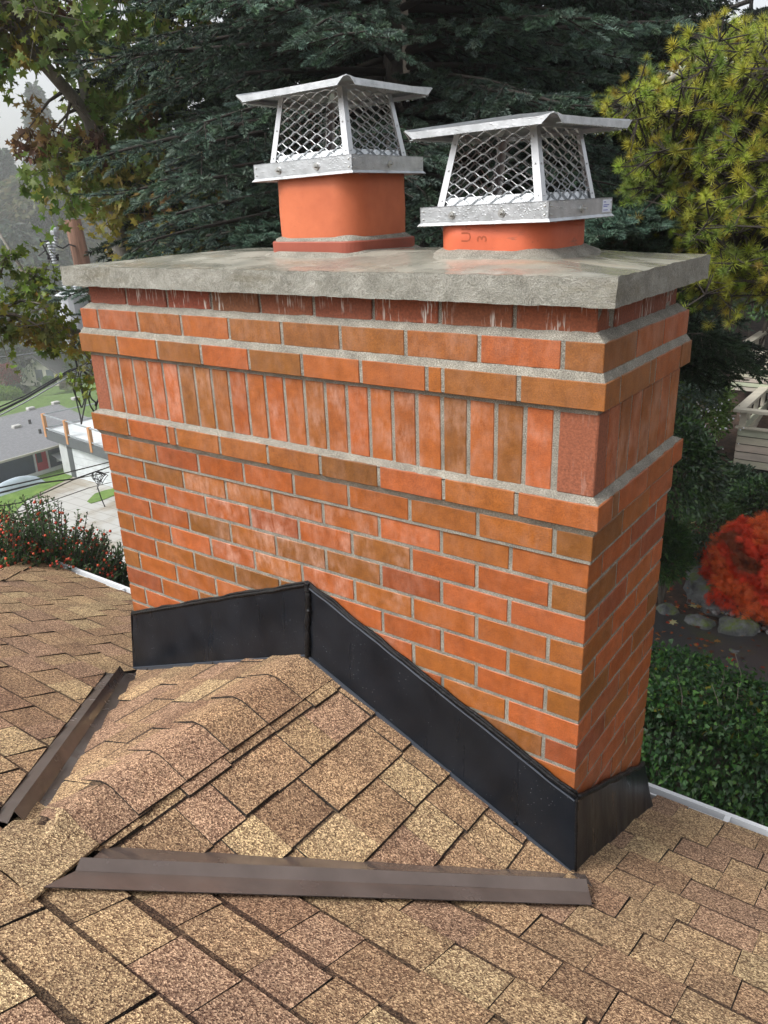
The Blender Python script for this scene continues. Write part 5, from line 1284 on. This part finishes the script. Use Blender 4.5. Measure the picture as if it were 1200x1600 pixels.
zd = ztop + .62; dl = Zp(70, 672, zd); dr_ = Zp(168, 704, zd)
dx0, dy0 = dl[0], dl[1]; db = Zp(66, 652, zd + 1.0)
ddx = (dr_ - dl); ddx /= np.linalg.norm(ddx[:2]); dn = np.array([-ddx[1], ddx[0], 0]); 
if dn[1] < 0: dn = -dn
Lx, Ly = 10.5, 7.5
K = lambda u, v, h: (dl[0] + ddx[0] * u + dn[0] * v, dl[1] + ddx[1] * u + dn[1] * v, zd + h)
mb = MB(); mb.cur = (.085, .095, .10, 1)
mb.slab([K(0, 0, 0), K(Lx, 0, 0), K(Lx, Ly, 0), K(0, Ly, 0)], (0, 0, 1), .62); fa = mb.build('deck_fascia', m_paintv, gar)
mb = MB(); mb.cur = (.62, .66, .67, 1); mb.slab([K(.12, .12, .03), K(Lx, .12, .03), K(Lx, Ly, .03), K(.12, Ly, .03)], (0, 0, 1), .028); mb.build('deck_floor', m_paintv, gar)
mb = MB(); mb.cur = (.50, .24, .10, 1)
for u, v in ((.05, .05), (3.0, .05), (6.0, .05), (9.0, .05), (.05, 5.0)): 
    a = K(u, v, -.45); mb = MB(); mb.cur = (.50, .24, .10, 1); mb.box(a[0] - .1, a[0] + .1, a[1] - .1, a[1] + .1, a[2], a[2] + 1.55); mb.build('railing_post', m_paintv, gar)
a = K(3.2, 4.6, 0); mb = MB(); mb.cur = (.50, .24, .10, 1); mb.box(a[0] - .16, a[0] + .16, a[1] - .1, a[1] + .1, a[2], a[2] + 1.35); mb.build('railing_post', m_paintv, gar)
mb = MB(); mb.cur = (.30, .33, .35, 1)
for h in (1.05, .15): mb.bar(K(.05, .05, h), K(Lx, .05, h), .07, .07); mb.bar(K(.05, .05, h), K(.05, Ly, h), .07, .07)
mb.build('railing', m_paintv, gar)
# dark walled house with the red door
A = Zp(0, 762, PAD); Bq = Zp(105, 730, PAD)
hx = A[0] - .2; hs2 = empty('blue_house', (hx - 4, (A[1] + Bq[1]) / 2, PAD), label='dark blue house with a red door under a broad grey roof', cat='house')
def zat(px, py, P_): r = ray(px, py); return CAM[2] + r[2] / math.hypot(r[0], r[1]) * math.hypot(P_[0] - CAM[0], P_[1] - CAM[1])
re_ = ray(50, 707); ze = CAM[2] + re_[2] * (hx + .5 - CAM[0]) / re_[0]; ya, yb = A[1] - 14, Bq[1] + 4
mb = MB(); mb.cur = (.045, .065, .095, 1); mb.box(hx - .4, hx, ya, yb, PAD - .5, ze - .16); mb.build('wall', m_paintv, hs2)
def on_wall(px, py):  # point on the plane x = hx
    r = ray(px, py); t = (hx - CAM[0]) / r[0]; return CAM + r * t
q0, q1 = on_wall(60, 742), on_wall(77, 737); zt_ = ze - .12
mb = MB(); mb.cur = (.42, .025, .04, 1); mb.box(hx, hx + .04, q0[1], q1[1], PAD, zt_ - .0); dd_ = mb.build('door', m_paintv, hs2)
mb = MB(); mb.cur = (.03, .035, .04, 1); mb.box(hx + .04, hx + .06, q0[1] + .1, q0[1] + (q1[1] - q0[1]) * .55, PAD + (zt_ - PAD) * .5, zt_ - .1); mb.build('pane', m_paintv, dd_)
mb = MB(); mb.cur = (.62, .60, .62, 1)
for y_ in (q0[1] - .13, q1[1]): mb = MB(); mb.cur = (.62, .60, .62, 1); mb.box(hx, hx + .07, y_, y_ + .13, PAD, zt_); mb.build('door_trim', m_paintv, hs2)
mb = MB(); mb.cur = (.55, .58, .60, 1); q2, q3 = on_wall(84, 730), on_wall(101, 724)
mb.slab([(hx, q2[1], zt_ - .5), (hx, q3[1], zt_ - .5), (hx + 1.0, q3[1], zt_ - .8), (hx + 1.0, q2[1], zt_ - .8)], (.3, 0, 1), .05); mb.build('awning', m_paintv, hs2)
mb = MB(); mb.cur = (.5, .52, .52, 1); mb.box(hx, hx + .05, q2[1] + .3, q3[1], PAD + .5, PAD + 1.1); mb.build('window', m_paintv, hs2)
rp = lambda px, py: (lambda r: CAM + r * ((hx - 9.5 - CAM[0]) / r[0]))(ray(px, py)); zr1 = rp(75, 634)[2]
mb = MB(); mb.cur = (.20, .205, .215, 1); mb.slab([(hx + .5, ya, ze), (hx + .5, yb, ze), (hx - 9.5, yb + 2, zr1), (hx - 9.5, ya, zr1)], (.3, 0, 1), .15)
mb.slab([(hx - 9.5, ya, zr1), (hx - 9.5, yb + 2, zr1), (hx - 17, yb, zr1 - 3), (hx - 17, ya, zr1 - 3)], (-.3, 0, 1), .15); rf_ = mb.build('roof', m_roofg, hs2)
mb = MB(); mb.cur = (.42, .40, .34, 1); mb.box(hx + .5, hx + .6, ya, yb, ze - .12, ze + .02); mb.build('eave_gutter', m_paintv, hs2)
for px, py in ((26, 668), (48, 640), (87, 631), (118, 624)):
    r = ray(px, py); n_ = Vector((-(zr1 - ze), 0, -10.3)); P1 = Vector((hx + .8, 0, ze)); t = (P1 - Vector(CAM)).dot(n_) / Vector(r).dot(n_); q = CAM + r * t
    mb = MB(); mb.cur = (.42, .42, .40, 1); mb.cbox(q[0] - .22, q[0] + .22, q[1] - .3, q[1] + .3, q[2] - .05, q[2] + .2, .05); mb.build('roof_vent', m_paintv, hs2)
for px, py in ((47, 662), (63, 677)):
    r = ray(px, py); n_ = Vector((-(zr1 - ze), 0, -10.3)); P1 = Vector((hx + .8, 0, ze)); t = (P1 - Vector(CAM)).dot(n_) / Vector(r).dot(n_); q = CAM + r * t
    mb = MB(); mb.cur = (.05, .05, .05, 1); mb.tube([(q[0], q[1], q[2] - .05), (q[0], q[1], q[2] + .3)], .1, 8); mb.build('vent_pipe', m_paintv, hs2)
q = Zp(18, 753, PAD + .5); mb = MB(); mb.cur = (.42, .50, .56, 1)
mb.grid(lambda u, v: (q[0] + .4 + (v - .5) * 1.1, q[1] - 1.8 + u * 3.6, PAD + .1 + .75 * math.sin(math.pi * v) * (math.sin(math.pi * min(1, max(0, u))) ** .5)), 20, 10)
tag(mb.build('upturned_boat', m_paintv, smooth=True), 'pale blue upturned boat lying before the dark blue wall', 'boat')
mb = MB(); a_, b_ = Zp(-60, 783, PAD), Zp(104, 731, PAD); mb.cur = (.55, .56, .55, 1); mb.bar((a_[0] + .1, a_[1], PAD + .2), (b_[0] + .1, b_[1], PAD + .2), .18, .3)
tag(mb.build('low_wall', m_paintv), 'low white kerb wall between the lawn and the blue house', 'wall')
# far house, lawn, shrubs beyond the street
HF = Zp(58, 612, FAR); HL = Zp(33, 603, FAR); HR = Zp(92, 603, FAR)
fh = empty('gabled_house', tuple(HF), label='far white gabled house with a dark grey roof', cat='house')
pk_ = zat(62, 563, HF); eL = zat(30, 598, HF); eR = zat(92, 590, HF); dirh = (HR - HL) / np.linalg.norm(HR - HL); back = np.array([-dirh[1], dirh[0], 0]); back = back if back @ LD.tolist().__add__([0]) > 0 else -back
wL, wR = HL, HR; mid_ = (wL + wR) / 2
mb = MB(); mb.cur = (.62, .60, .52, 1)
front = [(wL[0], wL[1], FAR - 1), (wR[0], wR[1], FAR - 1), (wR[0], wR[1], eR), (mid_[0], mid_[1], pk_), (wL[0], wL[1], eL)]
mb.slab(front, tuple(-back), 14); mb.build('wall', m_paintv, fh)
mb = MB(); mb.cur = (.115, .11, .115, 1); e_ = dirh * 1.2; f_ = -back * .8; b2 = back * 16
def V3(p_, z): return (p_[0], p_[1], z)
mb.slab([V3(mid_ + f_, pk_ + .3), V3(wL - e_ * 9 + f_, eL - 1.2 + .3), V3(wL - e_ * 9 + b2, eL - 1.2 + .3), V3(mid_ + b2, pk_ + .3)], (0, 0, 1), .3)
mb.slab([V3(mid_ + f_, pk_ + .3), V3(mid_ + b2, pk_ + .3), V3(wR + e_ + b2, eR - .1), V3(wR + e_ + f_, eR - .1)], (0, 0, 1), .3); mb.build('roof', m_roofg, fh)
mb = MB(); mb.cur = (.10, .12, .15, 1); c_ = wL + dirh * 6 - back * .1
for k in (0, 1.9): c2 = wL + (wR - wL) * .45 + dirh * k - back * .1; mb.slab([V3(c2, FAR + .9), V3(c2 + dirh * 1.2, FAR + .9), V3(c2 + dirh * 1.2, FAR + 2.6), V3(c2, FAR + 2.6)], tuple(-back), .1)
mb.build('window', m_paintv, fh)
flat([(-300, 720), (-40, 660), (25, 640), (100, 612), (180, 590), (180, 610), (90, 637), (40, 652), (-300, 760)], FAR + .15, 'far_lawn', m_lawn, kind='structure')
def farbush(nm, px, py, d, rad, n, size, cols, lb, **k):
    c = at(px, py, d); return bush(nm, tuple(c), rad, n, OVAL, size, cols, lb, m_leaf, stems=False, **k)
dF = math.hypot(*(HF - CAM)[:2])
farbush('hedge', 8, 628, dF * .90, (2.6, 2.6, 1.9), 6000, .34, [(.14, .26, .02), (.18, .30, .03)], 'bright green rounded hedge at the left edge', cat='hedge')
farbush('red_maple', 6, 589, dF * .95, (2.7, 2, 1.7), 5000, .26, [(.30, .06, .07), (.22, .06, .05), (.16, .08, .05)], 'dull red tree before the far gabled house', cat='tree')
farbush('shrub', 77, 598, dF * .97, (1.1, 1, .9), 2500, .2, MG + LG, 'rounded green shrub before the white gable wall')
farbush('shrub', 108, 604, dF * .97, (1.8, 1.2, .8), 2500, .2, [(.20, .15, .12), (.12, .12, .06)], 'pinkish brown shrub right of the white gable wall')
farbush('shrub', 128, 578, dF * 1.04, (3.2, 3, 2.4), 4500, .36, MG, 'green shrub at the far end of the lawn by the chimney edge')
farbush('shrub', 33, 611, dF * .95, (1.5, 1, .7), 3000, .3, DG, 'dark low shrub below the dull red tree')
farbush('hedge', 60, 637, dF * .86, (11, 1.4, .5), 7000, .3, DG + MG, 'long dark hedge below the far lawn', cat='hedge')
def fartree(px, pb, d, h, rad, n, size, cols, lb, shape='cone', nm='fir_tree', seed=1):
    c = at(px, pb, d); gg = random.Random(seed); g0 = gz(c[0], c[1]); ztop_ = at(px, pb, d)[2]; h = ztop_ - g0
    root = empty(nm, (c[0], c[1], g0), label=lb, cat='tree', group='misty trees across the valley'); m = n
    f = rg.random(m) ** .8; zz = g0 + h * (.12 + .88 * f); nbz = 34; lay = np.floor(f * nbz) / nbz
    rr1 = rad * ((1 - f) ** .8 if shape == 'cone' else np.sqrt(np.clip(1 - (f * 1.6 - .6) ** 2, .0, 1))) + .2; a_ = rg.random(m) * 6.283
    sec = np.array([noise.noise(Vector((math.cos(q) * 1.6, math.sin(q) * 1.6, l * 9 + seed))) for q, l in zip(a_, lay)])
    r1 = rr1 * (1 + .75 * sec) * rg.uniform(.35, 1, m) ** .6; P = np.stack([c[0] + r1 * np.cos(a_), c[1] + r1 * np.sin(a_), zz - .18 * r1 + rg.normal(size=m) * .25], 1)
    d_ = np.stack([np.cos(a_), np.sin(a_), -.35 + 0 * a_], 1) + rg.normal(size=(m, 3)) * .3; C = jcol(cols, m, .35, .1) * (1.05 + 1.1 * sec)[:, None].clip(.35, 1.9)
    np_mesh('crown', *inst(OVAL[0], OVAL[1], P, d_, rg.uniform(0, 6.28, m), rg.uniform(.6, 1.3, m) * size, C, OVAL[2]), m_leaf, root)
    mb = MB(); mb.tube([(c[0], c[1], g0 - .5), (c[0], c[1], g0 + h * .97)], [.5, .05], 7); mb.build('trunk', m_bark, root)
FG = [(.045, .075, .055), (.06, .09, .06)]
for i, (px, top_, d, rad, n, sz, cols, lb, sh_) in enumerate([
    (52, 135, 205, 7.0, 9000, 1.5, FG, 'tallest misty fir standing against the pale sky', 'cone'),
    (2, 235, 185, 7.5, 8000, 1.4, FG, 'misty fir at the left edge of the view', 'cone'),
    (-30, 200, 200, 7.5, 7000, 1.4, FG, 'misty fir beyond the left edge of the view', 'cone'),
    (88, 250, 190, 8, 8000, 1.4, FG, 'misty fir just right of the tallest one', 'cone'),
    (60, 262, 165, 11, 9500, 1.5, [(.09, .085, .04), (.07, .08, .04)], 'broad misty tree with ochre foliage before the firs', 'round'),
    (110, 300, 170, 8, 8000, 1.4, [(.05, .07, .035)], 'misty green tree behind the utility pole', 'round'),
    (20, 350, 155, 9, 8000, 1.4, FG + [(.06, .07, .04)], 'dark misty tree above the far house at the left', 'round'),
    (75, 400, 150, 10, 9000, 1.3, FG, 'dark misty conifer above the far house', 'cone'),
    (118, 430, 148, 8, 7000, 1.2, FG, 'dark misty conifer beside the chimney edge', 'cone'),
    (30, 470, 146, 9, 8000, 1.2, [(.06, .08, .04), (.04, .06, .03)], 'low misty tree just above the far grey roof', 'round'),
    (95, 510, 150, 9, 8000, 1.1, [(.05, .08, .035), (.09, .09, .04)], 'low misty tree right of the far grey roof', 'round'),
    (145, 480, 152, 9, 7000, 1.2, FG, 'misty tree half hidden by the brickwork', 'round'),
    (150, 240, 200, 8, 6500, 1.4, FG, 'misty fir behind the sweet gum leaves', 'cone'),
    (200, 280, 190, 10, 6500, 1.4, FG, 'misty fir behind the sweet gum trunk', 'cone'),
    (-70, 330, 165, 12, 7000, 1.4, FG, 'broad misty tree beyond the left edge', 'round')]):
    fartree(px, top_, d, 0, rad, n, sz, cols, lb, sh_, seed=i + 2)

# ------------------------------------------------------------------ utility pole, transformer, wires
pt = at(113, 343, 15.0); gp = gz(pt[0], pt[1])
pole = empty('utility_pole', (pt[0], pt[1], gp), label='brown wooden utility pole left of the slab', cat='utility pole')
mb = MB(); rgt = np.array([RR[0][0], RR[0][1], 0]); rgt /= np.linalg.norm(rgt); pb = pt + rgt * .42
mb.tube([(pb[0], pb[1], gp - .5), (pt[0] + rgt[0] * .18, pt[1] + rgt[1] * .18, pt[2] - 3), (pt[0], pt[1], pt[2])], [.17, .145, .135], 16); mb.build('pole', m_wood, pole, smooth=True)
m_tr, nt, p = mat('grey_enamel', (.50, .53, .56), .4); m_ins, nt, p = mat('insulator', (.45, .48, .50), .25)
side = np.array([-.55, -.83, 0]); side = side / np.linalg.norm(side); lft = np.array([RR[0][0], RR[0][1], 0]); lft = -lft / np.linalg.norm(lft)
tc_ = at(112, 462, 14.7)
mb = MB(); zt2 = tc_[2]
mb.tube([(tc_[0], tc_[1], zt2 - .8), (tc_[0], tc_[1], zt2), (tc_[0], tc_[1], zt2 + .02), (tc_[0], tc_[1], zt2 + .10)], [.25, .25, .27, .12], 18); trf = mb.build('transformer', m_tr, pole, smooth=False)
for o in ((-.09, .03), (.08, -.02)):
    mb = MB(); q = np.array(tc_) + lft * o[0]; pts_, rs_ = [], []
    for k in range(17): pts_.append((q[0], q[1], zt2 + .08 + k * .022)); rs_.append(.05 if k % 2 else .022)
    mb.tube(pts_, rs_, 10); mb.build('bushing', m_ins, trf)
mb = MB(); q = at(88, 372, 14.8); r2 = at(78, 408, 14.8); 
for (a, b) in (((88, 365), (82, 400)), ((76, 378), (86, 412))):
    A_, B_ = at(*a, 14.8), at(*b, 14.8); mb2 = MB(); pts_ = [tuple(A_ + (B_ - A_) * k / 16) for k in range(17)]; mb2.tube(pts_, [.05 if k % 2 else .025 for k in range(17)], 10); mb2.build('insulator', m_ins, pole)
for pl in (((62, 374), (72, 392), (78, 402), (92, 398)), ((92, 366), (84, 362), (78, 376), (66, 378), (70, 390)), ((118, 385), (108, 382), (98, 388), (88, 384)), ((60, 400), (70, 392), (76, 372)), ((80, 404), (84, 420), (86, 450), (104, 470)), ((72, 396), (80, 402), (88, 404))):
    mb.tube([tuple(at(a, b, 14.85)) for a, b in pl], .014, 6)
A_, B_ = at(74, 402, 14.85), at(92, 404, 14.85); mb.tube([tuple(A_), tuple(B_)], .04, 6)
mb.build('cutout_hardware', m_black, pole)
mb = MB(); c_ = at(85, 362, 14.8); mb.ball(tuple(c_), .07, 8, 6, 1.3); mb.build('surge_arrester', m_ins, pole)
def wire(pl, r_, label, d0=15.0, mtl=None, nm='power_line'):
    mb = MB(); P_ = [Vector(at(a, b, d)) for a, b, d in pl]; pts = []
    for i in range(len(P_) - 1):
        for k in range(12):
            t = k / 12; q = P_[i].lerp(P_[i + 1], t); pts.append(q)
    pts.append(P_[-1]); mb.tube(pts, r_, 6); return tag(mb.build(nm, mtl or m_black), label, 'cable')
wire([(-60, 672, 11), (40, 622, 12.5), (110, 580, 14), (150, 560, 15)], .017, 'thickest black cable rising from the left edge to the wire loops')
wire([(-60, 680, 11), (40, 628, 12.5), (112, 586, 14), (150, 556, 15)], .010, 'thin grey cable just under the thickest black one', mtl=m_tr)
wire([(-60, 662, 11), (40, 618, 12.5), (108, 578, 14), (150, 565, 15)], .010, 'thin black cable just above the thickest one')
wire([(-60, 795, 9), (0, 770, 10), (60, 755, 11), (118, 748, 12.5), (175, 728, 15)], .012, 'black cable crossing the lawn up to the garage door')
wire([(-60, 782, 9), (0, 762, 10), (90, 742, 12), (175, 721, 15)], .010, 'upper black cable over the garage door')
wire([(-60, 800, 9), (30, 786, 10), (70, 770, 11), (118, 748, 12.5), (170, 738, 15)], .008, 'thin black cable crossing the driveway')
wire([(-20, 815, 9), (60, 790, 11), (140, 762, 13), (180, 752, 15)], .006, 'thinnest cable low over the driveway')
wire([(-60, 562, 12), (20, 556, 13), (80, 548, 14), (140, 545, 15)], .008, 'pale thin cable in front of the far house roof', mtl=m_tr)
def loops(cpx, cpy, d, label, n, w, h, seed, r_=.012, up=None):
    gg = random.Random(seed); mb = MB()
    for k in range(n):
        x_, y_ = cpx + gg.uniform(-w, w) * .4, cpy; a1, b1 = gg.uniform(.4, 1) * w, gg.uniform(.5, 1) * h; ph = gg.uniform(-.5, .5); pts = []
        for i in range(25):
            t = i / 24 * 2 * math.pi; pts.append(tuple(at(x_ + a1 * math.sin(t) * .6 + 4 * math.sin(2 * t + ph), y_ + b1 * (1 - math.cos(t)) * .5 + 2 * math.sin(3 * t), d + .1 * math.sin(t + k))))
        mb.tube(pts, r_, 5, cap=False)
    if up: mb.tube([tuple(at(a, b, d)) for a, b in up], r_ * 1.8, 6)
    return tag(mb.build('cable_loops', m_black), label, 'cable')
loops(132, 578, 14.2, 'coiled black cables hanging from the branch beside the brick edge', 3, 26, 85, 3, .013, up=((114, 520), (118, 560), (126, 600), (132, 625)))
loops(147, 608, 14.4, 'short black cable loop touching the soldier bricks', 2, 12, 48, 5, .014)
loops(158, 738, 14.2, 'thin tangled cable loops before the garage door', 6, 15, 26, 8, .006, up=((152, 760), (158, 778), (164, 792)))
wire([(195, 820, 5.9), (193, 850, 5.9), (199, 885, 5.9), (206, 925, 5.9)], .004, 'thin dark cable beside the chimney above the left eave')
# small fallen leaves
def fallen(p_, d, s_, label, c_=(.50, .46, .26)):
    V, F, C = inst(STAR[0], STAR[1], np.array([p_]), np.array([d]), np.array([.3]), np.array([s_]), np.array([c_]), STAR[2]); np_mesh('fallen_leaf', V, F, C, m_leaf, None, label=label, category='leaf')
fallen(((W + .03) * U, 5.4 * U, -10.4 * U), (0, .3, 1), .035, 'pale leaf stuck to the right side of the chimney')
fallen((5.2 * U, 3.0 * U, 8.97 * U), (1, .2, .1), .03, 'tiny dark leaf on the slab left of the flues', (.10, .06, .03))

# ------------------------------------------------------------------ wet misty air
mh = bpy.data.materials.new('mist'); mh.use_nodes = True; nt = mh.node_tree; nt.nodes.remove(nt.nodes['Principled BSDF'])
pv = node(nt, 'VolumePrincipled'); pv.inputs['Color'].default_value = (.97, .985, 1.0, 1); pv.inputs['Density'].default_value = .0013; pv.inputs['Anisotropy'].default_value = .2
nt.links.new(pv.outputs[0], nt.nodes['Material Output'].inputs['Volume'])
mb = MB(); mb.box(-430, 430, -430, 430, -26.5, 34); mb.build('haze', mh, kind='stuff')
